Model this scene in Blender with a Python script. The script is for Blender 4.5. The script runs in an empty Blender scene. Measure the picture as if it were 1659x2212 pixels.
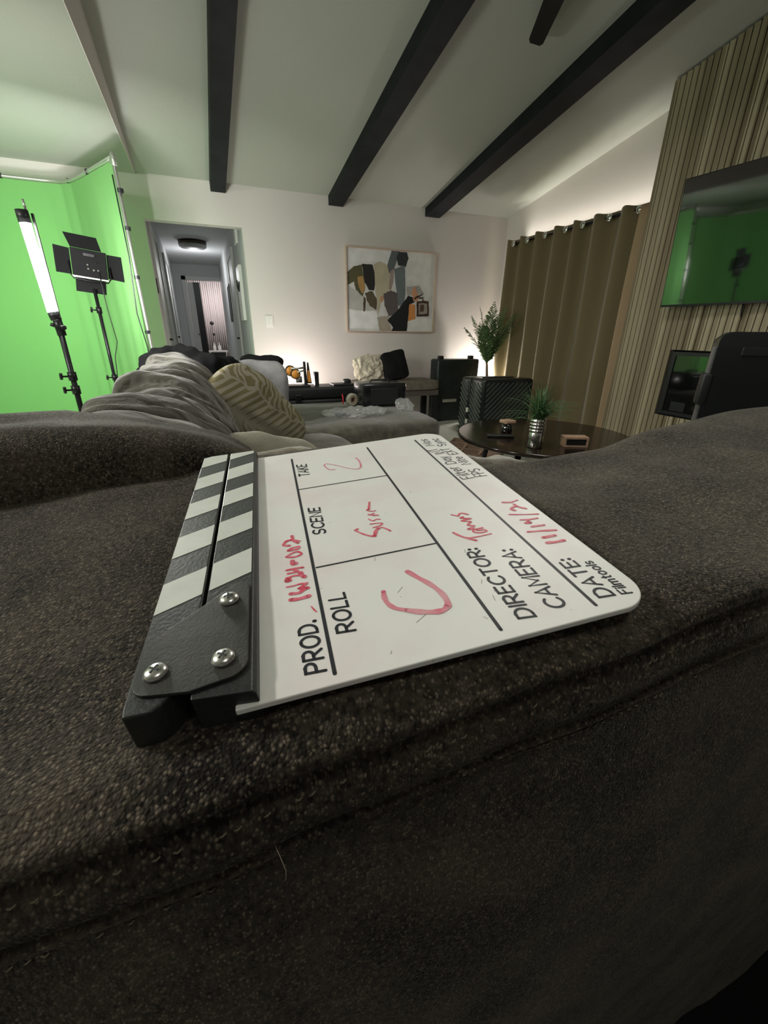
import bpy, bmesh, math, random
from mathutils import Vector, Matrix, noise
random.seed(7)
S = bpy.context.scene
COL = S.collection
R = math.radians

# ------------------------------------------------------------------ camera
def set_camera():
    f, pitch, roll, yaw, h = 912.0, R(23.05), R(.62), R(22.1), 1.08
    fw = Vector((math.sin(yaw)*math.cos(pitch), math.cos(yaw)*math.cos(pitch), -math.sin(pitch)))
    rt = Vector((math.cos(yaw), -math.sin(yaw), 0)); up = rt.cross(fw)
    rt2 = rt*math.cos(roll)+up*math.sin(roll); up2 = -rt*math.sin(roll)+up*math.cos(roll)
    cd = bpy.data.cameras.new('camera'); co = bpy.data.objects.new('camera', cd); COL.objects.link(co)
    M = Matrix((rt2, up2, -fw)).transposed().to_4x4(); M.translation = Vector((0, 0, h))
    co.matrix_world = M
    cd.sensor_fit = 'VERTICAL'; cd.sensor_height = 36; cd.sensor_width = 27
    cd.lens = f/2212*36; cd.clip_start = .01
    S.camera = co
set_camera()
# ------------------------------------------------------------------ world, exposure
S.view_settings.view_transform = 'Standard'; S.view_settings.look = 'None'
S.view_settings.gamma = 1; S.view_settings.use_curve_mapping = False
S.view_settings.exposure = 0.8
w = bpy.data.worlds.new('world'); S.world = w; w.use_nodes = True
w.node_tree.nodes['Background'].inputs[0].default_value = (.9, .88, .80, 1)
w.node_tree.nodes['Background'].inputs[1].default_value = .07
# ------------------------------------------------------------------ lights (sources in the room, plus added unseen fills)
def area(name, loc, target, power, size, color=(1, 1, 1), size_y=None, spread=180):
    l = bpy.data.lights.new(name, 'AREA'); l.energy = power; l.size = size; l.color = color
    if size_y: l.shape = 'RECTANGLE'; l.size_y = size_y
    l.spread = R(spread)
    o = bpy.data.objects.new(name, l); COL.objects.link(o); o.location = loc
    o.rotation_euler = (Vector(target)-Vector(loc)).to_track_quat('-Z', 'Y').to_euler()
    return o
def point(name, loc, power, radius, color=(1, 1, 1)):
    l = bpy.data.lights.new(name, 'POINT'); l.energy = power; l.shadow_soft_size = radius; l.color = color
    o = bpy.data.objects.new(name, l); COL.objects.link(o); o.location = loc; return o
area('panel_beam', (-.62, 3.79, 1.46), (-.95, 5.1, 1.35), 12, .25, (1, 1, .97))
area('unseen_screen_fill', (-2.0, 2.6, 2.1), (-2.2, 5.1, 1.3), 9, .5, (1, 1, .97))  # unseen fill, added to brighten the green screen
area('overhead_fill', (1.55, 1.75, 2.48), (1.55, 1.75, 0), 11, .6, (1, .97, .90))  # unseen lamp added below the fan to brighten the room
area('unseen_left_fill', (-1.9, 1.3, 2.36), (-1.5, 1.6, 0), 30, .3, (1, .98, .92))  # unseen fill added from the left
area('unseen_rear_fill', (.1, -.35, 2.38), (.1, .1, 0), 2.0, .3, (1, .96, .88))  # unseen fill added behind the camera for the near fabric
point('added_uplight_glow', (3.52, 5.02, .50), 16, .03, (1, .93, .86))  # added for the bright glow in the corner
point('wall_glow', (.95, 4.90, .54), 9, .05, (1, .86, .84))
strip = area('added_strip_fill', (3.735, 4.0, 2.06), (3.70, 4.0, 3.0), 1.3, .03, (1, .94, .84), 1.8, 75)  # added to brighten the ceiling beside the curtain wall
strip.rotation_euler = (math.pi, R(10), 0)
area('window_daylight', (3.95, 4.1, 1.3), (3.0, 4.1, 1.3), 20, 1.5, (1, .85, .55), 2.0)
point('hall_glow', (.1, 9.0, 2.0), 6, .1, (.97, .98, 1))
point('bedroom_glow', (.5, 12.0, 2.1), 24, .15, (1, .95, .95))
MARKS = [
('prod',2.0,[(57.5,-14.3),(56.8,-18.6),(57.4,-23.3)]) ,
('prod',1.7,[(62.3,-14.6),(61.6,-18.6),(63.0,-20.8),(64.2,-23.5)]) ,
('prod',1.6,[(64.2,-23.5),(64.9,-21.5),(65.2,-19.1)]) ,
('prod',1.4,[(65.2,-19.1),(67.2,-22.1),(68.4,-23.5)]) ,
('prod',1.0,[(68.4,-23.5),(68.9,-19.7),(68.5,-16.6),(68.6,-13.1)]) ,
('prod',2.2,[(74.0,-15.0),(74.2,-13.4),(75.9,-14.0)]) ,
('prod',1.2,[(75.5,-14.0),(77.1,-16.1),(77.3,-18.1),(76.7,-20.3)]) ,
('prod',2.2,[(78.9,-21.0),(76.2,-21.6),(74.6,-22.8)]) ,
('prod',1.2,[(83.6,-22.8),(84.0,-18.7),(83.9,-13.8)]) ,
('prod',1.3,[(80.4,-14.5),(80.6,-18.6),(81.3,-19.8),(83.0,-17.7)]) ,
('prod',2.4,[(92.0,-17.6),(89.2,-17.9),(89.1,-19.3)]) ,
('prod',1.1,[(97.6,-14.4),(100.4,-18.2),(100.8,-21.4),(98.0,-23.4),(96.3,-21.6),(95.8,-18.6),(97.4,-14.4)]) ,
('prod',1.3,[(104.3,-15.9),(106.3,-19.2),(106.3,-22.4),(104.4,-22.2),(103.6,-19.7),(103.8,-16.0)]) ,
('prod',1.5,[(109.5,-17.1),(110.4,-14.7),(111.8,-13.8),(114.8,-15.2),(115.8,-17.3),(115.6,-19.1)]) ,
('prod',1.6,[(120.5,-19.4),(115.6,-19.8),(112.5,-21.1),(111.1,-22.3)]) ,
('prod',0.7,[(114.5,-21.3),(112.5,-24.0)]) ,
('prod',0.6,[(48.8,-23.7),(46.6,-24.5),(44.4,-25.5)]) ,
('scene',1.4,[(114.0,-60.2),(112.7,-58.5)]) ,
('scene',1.1,[(112.7,-58.5),(108.4,-61.0),(105.0,-63.6),(102.3,-66.4),(101.5,-68.3)]) ,
('scene',1.9,[(101.9,-68.4),(104.9,-69.6),(107.9,-70.8),(109.8,-72.8)]) ,
('scene',1.0,[(109.8,-72.8),(110.5,-74.5),(108.7,-76.7),(104.2,-79.1)]) ,
('scene',0.9,[(112.0,-70.0),(112.5,-73.3),(114.0,-76.1),(115.5,-76.9)]) ,
('scene',0.8,[(115.3,-76.9),(116.5,-73.8),(117.1,-69.3)]) ,
('scene',0.8,[(124.0,-69.8),(121.6,-71.0),(120.6,-72.4),(121.8,-74.3),(121.0,-76.8)]) ,
('scene',1.1,[(130.2,-71.2),(128.4,-73.6),(126.9,-76.9)]) ,
('scene',0.9,[(130.5,-74.8),(129.7,-73.0),(127.2,-74.2)]) ,
('scene',0.8,[(133.8,-76.8),(133.8,-74.4),(134.8,-72.6)]) ,
('scene',1.6,[(136.6,-71.8),(137.9,-73.3)]) ,
('scene',1.1,[(137.5,-73.0),(142.8,-74.5),(147.8,-75.9)]) ,
('take',0.8,[(220.2,-62.8),(220.6,-60.0),(223.7,-57.5),(229.9,-55.8),(234.3,-55.4)]) ,
('take',0.6,[(234.3,-55.4),(236.4,-57.3),(234.1,-60.6),(230.2,-64.4),(224.2,-69.3),(218.0,-74.0),(213.8,-79.0),(212.7,-81.4)]) ,
('take',1.1,[(213.1,-81.4),(216.2,-84.5),(223.2,-85.7),(232.6,-86.2),(239.9,-85.0)]) ,
('roll',2.4,[(60.0,-76.0),(53.5,-79.4),(45.9,-83.5),(38.7,-86.0),(32.4,-86.7),(27.9,-85.8)]) ,
('roll',2.6,[(27.9,-85.8),(25.8,-82.7),(25.9,-78.4),(28.0,-72.4),(31.1,-66.7)]) ,
('roll',2.0,[(31.1,-66.7),(34.6,-61.6),(39.2,-59.2),(44.2,-58.9),(48.1,-59.6)]) ,
('dir',1.3,[(88.1,-114.3),(81.9,-117.4),(75.4,-123.1)]) ,
('dir',0.8,[(81.8,-117.3),(79.2,-121.3),(78.8,-126.8),(79.0,-134.6)]) ,
('dir',1.0,[(87.1,-133.1),(87.1,-127.7),(84.6,-126.0),(82.6,-128.7),(82.4,-133.1),(84.4,-133.3),(85.7,-128.6)]) ,
('dir',1.4,[(87.5,-127.9),(88.7,-124.7),(89.8,-127.4),(91.2,-129.4)]) ,
('dir',1.2,[(91.2,-129.4),(93.4,-126.4),(95.4,-128.4),(96.5,-129.7)]) ,
('dir',1.0,[(97.0,-129.9),(99.6,-124.8),(100.3,-130.1),(100.4,-131.3),(103.1,-125.8),(104.1,-127.9)]) ,
('dir',1.1,[(105.9,-132.2),(108.8,-129.5),(108.5,-127.1),(106.1,-125.7)]) ,
('dir',0.9,[(106.1,-125.7),(109.5,-122.1)]) ,
('date',1.8,[(58.9,-158.9),(58.0,-163.7),(57.8,-169.1)]) ,
('date',1.6,[(64.5,-160.2),(64.3,-167.8)]) ,
('date',1.3,[(73.2,-155.6),(71.4,-163.6),(69.1,-171.9)]) ,
('date',1.5,[(77.7,-161.1),(76.8,-168.8)]) ,
('date',1.2,[(87.4,-159.2),(86.0,-164.6),(85.6,-170.0)]) ,
('date',1.7,[(82.9,-159.9),(82.3,-162.9),(84.6,-162.6)]) ,
('date',1.0,[(96.2,-156.4),(92.8,-164.8),(90.2,-173.3)]) ,
('date',1.4,[(99.7,-162.5),(102.2,-161.0),(104.4,-164.6),(104.1,-166.8)]) ,
('date',1.3,[(107.5,-166.4),(102.5,-167.7),(99.3,-170.5)]) ,
('date',1.5,[(112.9,-161.0),(110.7,-166.5)]) ,
('date',1.1,[(111.2,-166.8),(112.1,-171.6)]) ,
]
TEXTS = [
('PROD.', (8.1, -24.9), (38.3, -24.2), (9.4, -17.0)) ,
('ROLL', (26.4, -40.8), (54.1, -40.5), (27.9, -32.9)) ,
('SCENE', (116.2, -40.2), (153.6, -40.9), (118.5, -32.7)) ,
('TAKE', (215.9, -40.7), (243.2, -40.5), (218.3, -32.6)) ,
('DIRECTOR:', (8.6, -119.6), (67.2, -120.3), (10.3, -111.9)) ,
('CAMERA:', (9.8, -136.8), (59.5, -138.1), (11.7, -128.4)) ,
('DATE:', (9.3, -161.5), (41.1, -161.5), (10.7, -153.9)) ,
('Filmtools', (8.1, -170.2), (35.7, -169.7), (9.5, -165.1)) ,
('Filter', (158.6, -161.7), (184.2, -158.8), (160.2, -152.8)) ,
('Day', (191.3, -161.5), (209.2, -160.4), (193.3, -153.5)) ,
('INT', (218.7, -162.0), (232.2, -158.8), (220.5, -153.8)) ,
('Mos', (240.9, -160.6), (260.9, -160.3), (244.7, -153.3)) ,
('FPS', (158.4, -172.3), (173.6, -172.7), (159.3, -163.4)) ,
('Nite', (185.1, -171.6), (203.7, -171.5), (187.4, -164.1)) ,
('EXT', (211.2, -171.7), (228.3, -169.4), (213.7, -164.3)) ,
('Sync', (235.9, -171.2), (258.9, -170.8), (237.3, -163.7)) ,
]
LINES= [((5.3, -28.1), (261.8, -29.2)), ((80.8, -30.1), (80.8, -99.7)), ((190.4, -29.1), (189.7, -100.5)), ((6.0, -101.1), (262.5, -100.8)), ((6.2, -148.9), (263.2, -149.1))]
# ------------------------------------------------------------------ helpers
ROOT = {}
def tag(o, label=None, cat=None, group=None, kind=None):
    if label: o['label'] = label
    if cat: o['category'] = cat
    if group: o['group'] = group
    if kind: o['kind'] = kind
    return o
def thing(name, label, cat, loc=(0, 0, 0), group=None):
    o = bpy.data.objects.new(name, None); COL.objects.link(o); o.location = loc
    o.empty_display_size = .05
    ROOT[o] = Vector(loc)
    return tag(o, label, cat, group)
def mesh(name, V, F, mat, parent=None, smooth=False, mats=None, fm=None, local=False):
    me = bpy.data.meshes.new(name)
    off = Vector((0, 0, 0))
    if parent is not None and not local: off = ROOT.get(parent, Vector((0, 0, 0)))
    me.from_pydata([tuple(Vector(v)-off) for v in V], [], F); me.update()
    bm = bmesh.new(); bm.from_mesh(me); bmesh.ops.recalc_face_normals(bm, faces=bm.faces); bm.to_mesh(me); bm.free()
    if mats:
        for m in mats: me.materials.append(m)
        for i, p in enumerate(me.polygons): p.material_index = fm[i]
    else: me.materials.append(mat)
    if smooth:
        for p in me.polygons: p.use_smooth = True
    o = bpy.data.objects.new(name, me); COL.objects.link(o)
    if parent is not None:
        o.parent = parent; ROOT[o] = off
    return o
class MB:
    def __init__(s): s.V = []; s.F = []; s.M = []; s.m = 0
    def add(s, V, F):
        n = len(s.V); s.V += [tuple(v) for v in V]; s.F += [tuple(i+n for i in f) for f in F]; s.M += [s.m]*len(F); return s
    def box(s, x0, x1, y0, y1, z0, z1, M=None, bev=0, seg=2):
        if bev:
            bm = bmesh.new(); bmesh.ops.create_cube(bm, size=1)
            for v in bm.verts: v.co = Vector(((x0+x1)/2+v.co.x*(x1-x0), (y0+y1)/2+v.co.y*(y1-y0), (z0+z1)/2+v.co.z*(z1-z0)))
            bmesh.ops.bevel(bm, geom=bm.edges[:], offset=bev, segments=seg, affect='EDGES', profile=.5)
            bm.verts.index_update()
            V = [v.co.copy() for v in bm.verts]; F = [[v.index for v in f.verts] for f in bm.faces]; bm.free()
        else:
            V = [Vector((x, y, z)) for x in (x0, x1) for y in (y0, y1) for z in (z0, z1)]
            F = [(0, 1, 3, 2), (4, 6, 7, 5), (0, 4, 5, 1), (2, 3, 7, 6), (0, 2, 6, 4), (1, 5, 7, 3)]
        if M is not None: V = [M @ v for v in V]
        return s.add(V, F)
    def tube(s, pts, rad, n=10, caps=True, M=None):
        pts = [Vector(p) for p in pts]
        if not isinstance(rad, (list, tuple)): rad = [rad]*len(pts)
        V = []; F = []; prev = None
        for i, p in enumerate(pts):
            t = (pts[min(i+1, len(pts)-1)]-pts[max(i-1, 0)]).normalized()
            if prev is None:
                a = Vector((0, 0, 1)) if abs(t.z) < .9 else Vector((1, 0, 0)); u = t.cross(a).normalized()
            else: u = (prev-t*prev.dot(t)).normalized()
            prev = u; v = t.cross(u)
            for k in range(n):
                an = 2*math.pi*k/n; V.append(p+(u*math.cos(an)+v*math.sin(an))*rad[i])
        for i in range(len(pts)-1):
            for k in range(n):
                a = i*n+k; b = i*n+(k+1) % n; F.append((a, b, b+n, a+n))
        if caps: F.append(tuple(range(n))[::-1]); F.append(tuple((len(pts)-1)*n+k for k in range(n)))
        if M is not None: V = [M @ v for v in V]
        return s.add(V, F)
    def lathe(s, prof, c=(0, 0, 0), n=28, M=None):
        V = []; F = []
        for r, z in prof:
            for k in range(n):
                a = 2*math.pi*k/n; V.append(Vector((c[0]+r*math.cos(a), c[1]+r*math.sin(a), c[2]+z)))
        for i in range(len(prof)-1):
            for k in range(n):
                a = i*n+k; b = i*n+(k+1) % n; F.append((a, b, b+n, a+n))
        if prof[0][0] > 1e-5: F.append(tuple(range(n))[::-1])
        if prof[-1][0] > 1e-5: F.append(tuple((len(prof)-1)*n+k for k in range(n)))
        if M is not None: V = [M @ v for v in V]
        return s.add(V, F)
    def prism(s, poly, z0, z1, M=None):
        n = len(poly); V = [Vector((x, y, z0)) for x, y in poly]+[Vector((x, y, z1)) for x, y in poly]
        F = [tuple(range(n))[::-1], tuple(range(n, 2*n))]+[(i, (i+1) % n, (i+1) % n+n, i+n) for i in range(n)]
        if M is not None: V = [M @ v for v in V]
        return s.add(V, F)
    def flat(s, poly, z=0, M=None):
        V = [Vector((x, y, z)) for x, y in poly]
        if M is not None: V = [M @ v for v in V]
        return s.add(V, [tuple(range(len(poly)))])
    def make(s, name, mat, parent=None, smooth=False, mats=None, local=False):
        return mesh(name, s.V, s.F, mat, parent, smooth, mats, s.M if mats else None, local)
def rounded(poly, rr, seg=5):
    out = []; n = len(poly)
    for i in range(n):
        p = Vector(poly[i]); a = Vector(poly[i-1]); b = Vector(poly[(i+1) % n]); r = rr[i] if isinstance(rr, (list, tuple)) else rr
        if r <= 0: out.append(tuple(p)); continue
        u = (a-p).normalized(); v = (b-p).normalized(); ang = u.angle(v); d = r/math.tan(ang/2)
        d = min(d, (a-p).length*.49, (b-p).length*.49); r2 = d*math.tan(ang/2)
        c = p+(u+v).normalized()*(r2/math.sin(ang/2)); s0 = p+u*d-c; s1 = p+v*d-c
        a0 = math.atan2(s0.y, s0.x); a1 = math.atan2(s1.y, s1.x); da = a1-a0
        while da > math.pi: da -= 2*math.pi
        while da < -math.pi: da += 2*math.pi
        for k in range(seg+1):
            t = a0+da*k/seg; out.append((c.x+r2*math.cos(t), c.y+r2*math.sin(t)))
    return out
def sm(a, b, x):
    t = max(0, min(1, (x-a)/(b-a))); return t*t*(3-2*t)
def lerp_tab(tab, x):
    if x <= tab[0][0]: return tab[0][1]
    for (a, va), (b, vb) in zip(tab, tab[1:]):
        if x <= b: return va+(vb-va)*sm(a, b, x)
    return tab[-1][1]
def fbm(p, s, oct=3):
    v = 0; a = 1
    for _ in range(oct): v += a*noise.noise(Vector(p)*s); s *= 2; a *= .5
    return v
def puffy(name, dims, M, mat, parent=None, n=22, rnd=3.5, puff=.25, fold=None, amp=.0, scale=4, seed=0):
    """soft cushion: a cube sphere pushed to a super-ellipsoid block, with creases; dims are full sizes"""
    V = []; F = []; idx = {}
    def vert(q):
        k = tuple(round(c, 5) for c in q)
        if k in idx: return idx[k]
        q = Vector(q); L = (abs(q.x)**rnd+abs(q.y)**rnd+abs(q.z)**rnd)**(1/rnd); p = q/L
        e = 1-puff*(1-math.cos(1.2*min(1, math.hypot(p.x, p.z))))
        p2 = Vector((p.x*dims[0]/2, p.y*dims[1]/2*e, p.z*dims[2]/2))
        nn = p.normalized()
        if amp:
            d = fbm(p2+Vector((seed, seed*2, 0)), scale, 3)*amp
            p2 += nn*d
        if fold: p2 += nn*fold(p2)
        p2 = M @ p2
        idx[k] = len(V); V.append(p2); return idx[k]
    for ax in range(3):
        for sg in (-1, 1):
            for i in range(n):
                for j in range(n):
                    def P(a, b):
                        c = [0, 0, 0]; c[ax] = sg; c[(ax+1) % 3] = math.tan((2*a/n-1)*math.pi/4); c[(ax+2) % 3] = math.tan((2*b/n-1)*math.pi/4); return c
                    F.append((vert(P(i, j)), vert(P(i+1, j)), vert(P(i+1, j+1)), vert(P(i, j+1))))
    return mesh(name, V, F, mat, parent, True)
def TR(loc, rx=0, ry=0, rz=0): 
    return Matrix.Translation(loc) @ Matrix.Rotation(R(rz), 4, 'Z') @ Matrix.Rotation(R(ry), 4, 'Y') @ Matrix.Rotation(R(rx), 4, 'X')
def copy_tree(o, loc):
    r = o.copy(); COL.objects.link(r); r.location = loc
    for ch in list(o.children):
        c = ch.copy(); COL.objects.link(c); c.parent = r
        for g in ch.children:
            d = g.copy(); COL.objects.link(d); d.parent = c
    return r
# ------------------------------------------------------------------ materials
def mat(name, col, rough=.6, metal=0, spec=.5, emit=None, estr=0, noise_amt=0, nscale=20, bump=0, bscale=200, sheen=0, coat=0, trans=0, alpha=1, col2=None):
    m = bpy.data.materials.new(name); m.use_nodes = True; nt = m.node_tree; b = nt.nodes['Principled BSDF']
    b.inputs['Base Color'].default_value = (*col, 1); b.inputs['Roughness'].default_value = rough; b.inputs['Metallic'].default_value = metal
    b.inputs['Specular IOR Level'].default_value = spec; b.inputs['Sheen Weight'].default_value = sheen
    b.inputs['Coat Weight'].default_value = coat; b.inputs['Transmission Weight'].default_value = trans; b.inputs['Alpha'].default_value = alpha
    if sheen: b.inputs['Sheen Roughness'].default_value = .5
    if emit: b.inputs['Emission Color'].default_value = (*emit, 1); b.inputs['Emission Strength'].default_value = estr
    tc = nt.nodes.new('ShaderNodeTexCoord')
    if noise_amt or col2:
        nz = nt.nodes.new('ShaderNodeTexNoise'); nz.inputs['Scale'].default_value = nscale; nz.inputs['Detail'].default_value = 4
        nt.links.new(tc.outputs['Object'], nz.inputs['Vector'])
        mx = nt.nodes.new('ShaderNodeMix'); mx.data_type = 'RGBA'
        c2 = col2 if col2 else tuple(c*(1-noise_amt) for c in col)
        c1 = col if col2 else tuple(min(1, c*(1+noise_amt)) for c in col)
        mx.inputs['A'].default_value = (*c1, 1); mx.inputs['B'].default_value = (*c2, 1)
        mr = nt.nodes.new('ShaderNodeMapRange'); mr.inputs['From Min'].default_value = .35; mr.inputs['From Max'].default_value = .65
        nt.links.new(nz.outputs['Fac'], mr.inputs['Value']); nt.links.new(mr.outputs['Result'], mx.inputs['Factor'])
        nt.links.new(mx.outputs['Result'], b.inputs['Base Color'])
    if bump:
        nb = nt.nodes.new('ShaderNodeTexNoise'); nb.inputs['Scale'].default_value = bscale; nb.inputs['Detail'].default_value = 3
        nt.links.new(tc.outputs['Object'], nb.inputs['Vector'])
        bp = nt.nodes.new('ShaderNodeBump'); bp.inputs['Strength'].default_value = bump; bp.inputs['Distance'].default_value = .002
        nt.links.new(nb.outputs['Fac'], bp.inputs['Height']); nt.links.new(bp.outputs['Normal'], b.inputs['Normal'])
    return m
def chenille(name, dark, light, scale=850, bump=.9, big=1.0):
    m = bpy.data.materials.new(name); m.use_nodes = True; nt = m.node_tree; b = nt.nodes['Principled BSDF']; N = nt.nodes.new; L = nt.links.new
    b.inputs['Roughness'].default_value = .85; b.inputs['Specular IOR Level'].default_value = .25
    b.inputs['Sheen Weight'].default_value = .12; b.inputs['Sheen Roughness'].default_value = .4; b.inputs['Sheen Tint'].default_value = (.8, .8, .7, 1)
    tc = N('ShaderNodeTexCoord'); mp = N('ShaderNodeMapping'); mp.inputs['Scale'].default_value = (1, 1, .62); L(tc.outputs['Object'], mp.inputs['Vector'])
    vo = N('ShaderNodeTexVoronoi'); vo.inputs['Scale'].default_value = scale; L(mp.outputs[0], vo.inputs['Vector'])
    n1 = N('ShaderNodeTexNoise'); n1.inputs['Scale'].default_value = scale*.45; n1.inputs['Detail'].default_value = 5; L(mp.outputs[0], n1.inputs['Vector'])
    n2 = N('ShaderNodeTexNoise'); n2.inputs['Scale'].default_value = 14*big; n2.inputs['Detail'].default_value = 5; L(tc.outputs['Object'], n2.inputs['Vector'])
    sp = N('ShaderNodeSeparateColor'); L(vo.outputs['Color'], sp.inputs[0])
    # yarn knobs: light tips, dark between; a few very light ones
    r1 = N('ShaderNodeMapRange'); r1.inputs['From Min'].default_value = .75; r1.inputs['From Max'].default_value = .15; L(vo.outputs['Distance'], r1.inputs['Value'])
    p = N('ShaderNodeMath'); p.operation = 'POWER'; L(sp.outputs[0], p.inputs[0]); p.inputs[1].default_value = 4
    a = N('ShaderNodeMath'); a.operation = 'MULTIPLY'; L(r1.outputs[0], a.inputs[0]); L(p.outputs[0], a.inputs[1])
    c = N('ShaderNodeMath'); c.operation = 'MULTIPLY_ADD'; L(n1.outputs['Fac'], c.inputs[0]); c.inputs[1].default_value = .75; L(a.outputs[0], c.inputs[2])
    d = N('ShaderNodeMath'); d.operation = 'MULTIPLY_ADD'; L(n2.outputs['Fac'], d.inputs[0]); d.inputs[1].default_value = .75; d.inputs[2].default_value = -.60
    e = N('ShaderNodeMath'); e.operation = 'ADD'; e.use_clamp = True; L(c.outputs[0], e.inputs[0]); L(d.outputs[0], e.inputs[1])
    mx = N('ShaderNodeMix'); mx.data_type = 'RGBA'; mx.inputs['A'].default_value = (*dark, 1); mx.inputs['B'].default_value = (*light, 1)
    L(e.outputs[0], mx.inputs['Factor']); L(mx.outputs['Result'], b.inputs['Base Color'])
    h = N('ShaderNodeMath'); h.operation = 'MULTIPLY_ADD'; L(r1.outputs[0], h.inputs[0]); h.inputs[1].default_value = .6; L(n1.outputs['Fac'], h.inputs[2])
    bp = N('ShaderNodeBump'); bp.inputs['Strength'].default_value = bump; bp.inputs['Distance'].default_value = .0009; L(h.outputs[0], bp.inputs['Height']); L(bp.outputs['Normal'], b.inputs['Normal'])
    return m
M_ = {}
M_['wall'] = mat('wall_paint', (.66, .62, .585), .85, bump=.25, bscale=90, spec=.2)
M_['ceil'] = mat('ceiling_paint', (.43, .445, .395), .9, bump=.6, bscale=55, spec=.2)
M_['trimw'] = mat('white_trim', (.62, .62, .60), .5)
M_['hallwall'] = mat('hall_paint', (.55, .56, .56), .8, spec=.2)
M_['beam'] = mat('black_beam', (.011, .013, .015), .6, spec=.2, noise_amt=.3, nscale=9, bump=.4, bscale=30)
M_['black'] = mat('black_plastic', (.012, .013, .014), .42)
M_['blackflat'] = mat('flat_black_paint', (.010, .010, .011), .7, spec=.15)
M_['blackm'] = mat('black_metal', (.02, .02, .022), .35, metal=.6)
M_['blackmatte'] = mat('shade_sheet_black', (.012, .012, .013), .95, spec=.1)
M_['green'] = mat('chroma_green_cloth', (.17, .58, .125), .9, spec=.1)
def cloth_mat():
    m = bpy.data.materials.new('chroma_green_sheet'); m.use_nodes = True; nt = m.node_tree; b = nt.nodes['Principled BSDF']; N = nt.nodes.new; L = nt.links.new
    b.inputs['Base Color'].default_value = (.28, .62, .22, 1); b.inputs['Roughness'].default_value = .95; b.inputs['Specular IOR Level'].default_value = .05
    tr = N('ShaderNodeBsdfTranslucent'); tr.inputs['Color'].default_value = (.30, .75, .24, 1)
    mx = N('ShaderNodeMixShader'); mx.inputs[0].default_value = .5; L(b.outputs[0], mx.inputs[1]); L(tr.outputs[0], mx.inputs[2]); L(mx.outputs[0], nt.nodes['Material Output'].inputs['Surface'])
    return m
M_['green'] = cloth_mat()
M_['pipe'] = mat('brushed_pipe', (.62, .64, .58), .3, metal=.85)
M_['chrome'] = mat('chrome', (.8, .8, .78), .12, metal=1)
M_['steel'] = mat('screw_steel', (.62, .61, .57), .28, metal=1, noise_amt=.25, nscale=500)
M_['glassblack'] = mat('black_glass', (.004, .005, .005), .05, spec=1, coat=1)
M_['tube'] = mat('tube_emitter', (.9, .9, .9), .5, emit=(1, .985, .94), estr=260)
M_['acrylic'] = None
M_['ink'] = mat('engraved_black', (.012, .015, .02), .5)
M_['stickblack'] = mat('painted_black_wood', (.018, .020, .018), .42, noise_amt=.25, nscale=60, bump=.15, bscale=500)
M_['stickwhite'] = mat('painted_white', (.62, .64, .58), .45, noise_amt=.04, nscale=80)
M_['hinge'] = mat('hinge_metal', (.030, .029, .025), .45, noise_amt=.3, nscale=70, bump=.1, bscale=700)
M_['floor'] = mat('pale_tile', (.62, .64, .56), .25, noise_amt=.05, nscale=3)
M_['sofa'] = chenille('charcoal_chenille', (.008, .006, .0042), (.215, .175, .13), 720)
M_['sofafar'] = mat('grey_brown_fabric', (.085, .077, .058), .9, noise_amt=.28, nscale=16, bump=.7, bscale=260, sheen=.35, spec=.15)
M_['cushfar'] = mat('grey_wrinkled_fabric', (.125, .117, .095), .9, noise_amt=.35, nscale=11, bump=.7, bscale=300, sheen=.4, spec=.15)
def wrinkle_mat():
    m = M_['cushfar']; nt = m.node_tree; N = nt.nodes.new; L = nt.links.new; b = nt.nodes['Principled BSDF']
    tc = N('ShaderNodeTexCoord'); mp = N('ShaderNodeMapping'); mp.inputs['Scale'].default_value = (5, 13, 7); mp.inputs['Rotation'].default_value = (.5, .3, .2); L(tc.outputs['Object'], mp.inputs[0])
    n = N('ShaderNodeTexNoise'); n.inputs['Scale'].default_value = 1.0; n.inputs['Detail'].default_value = 2.5; n.inputs['Distortion'].default_value = .8; L(mp.outputs[0], n.inputs['Vector'])
    old = b.inputs['Normal'].links[0].from_node
    bp = N('ShaderNodeBump'); bp.inputs['Strength'].default_value = 1; bp.inputs['Distance'].default_value = .045; L(n.outputs['Fac'], bp.inputs['Height'])
    L(bp.outputs['Normal'], old.inputs['Normal'])
wrinkle_mat()
M_['beige'] = mat('beige_fabric', (.36, .34, .27), .9, noise_amt=.1, nscale=12, bump=.5, bscale=200)
M_['greycloth'] = mat('silver_grey_fabric', (.27, .27, .27), .8, noise_amt=.25, nscale=7, bump=.4, bscale=200)
M_['curtain'] = mat('olive_curtain', (.175, .14, .075), .85, bump=.5, bscale=500, sheen=.2, spec=.15)
M_['tablewood'] = mat('dark_gloss_wood', (.014, .009, .006), .14, noise_amt=.4, nscale=6, spec=.35)
M_['lightwood'] = mat('light_wood', (.42, .27, .18), .55, noise_amt=.15, nscale=30)
M_['card'] = mat('cardboard', (.42, .30, .22), .8, noise_amt=.1, nscale=30)
M_['leaf'] = mat('leaf_green', (.06, .13, .045), .45, noise_amt=.35, nscale=8)
M_['palm'] = mat('palm_green', (.10, .17, .06), .5, noise_amt=.4, nscale=6)
M_['stemb'] = mat('palm_stem', (.22, .15, .08), .7)
M_['silver'] = mat('hammered_silver', (.7, .69, .66), .18, metal=1)
M_['orange'] = mat('orange_plastic', (.80, .33, .05), .4)
M_['clear'] = mat('thin_clear_plastic', (.85, .88, .88), .15, trans=.6, alpha=.45, bump=.8, bscale=30)
M_['casek'] = mat('ribbed_case_shell', (.014, .02, .018), .35, noise_amt=.2, nscale=20)
M_['casegloss'] = mat('glossy_case_shell', (.012, .014, .014), .22, coat=.3)
M_['oak'] = mat('pale_oak_frame', (.55, .42, .33), .6)
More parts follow.
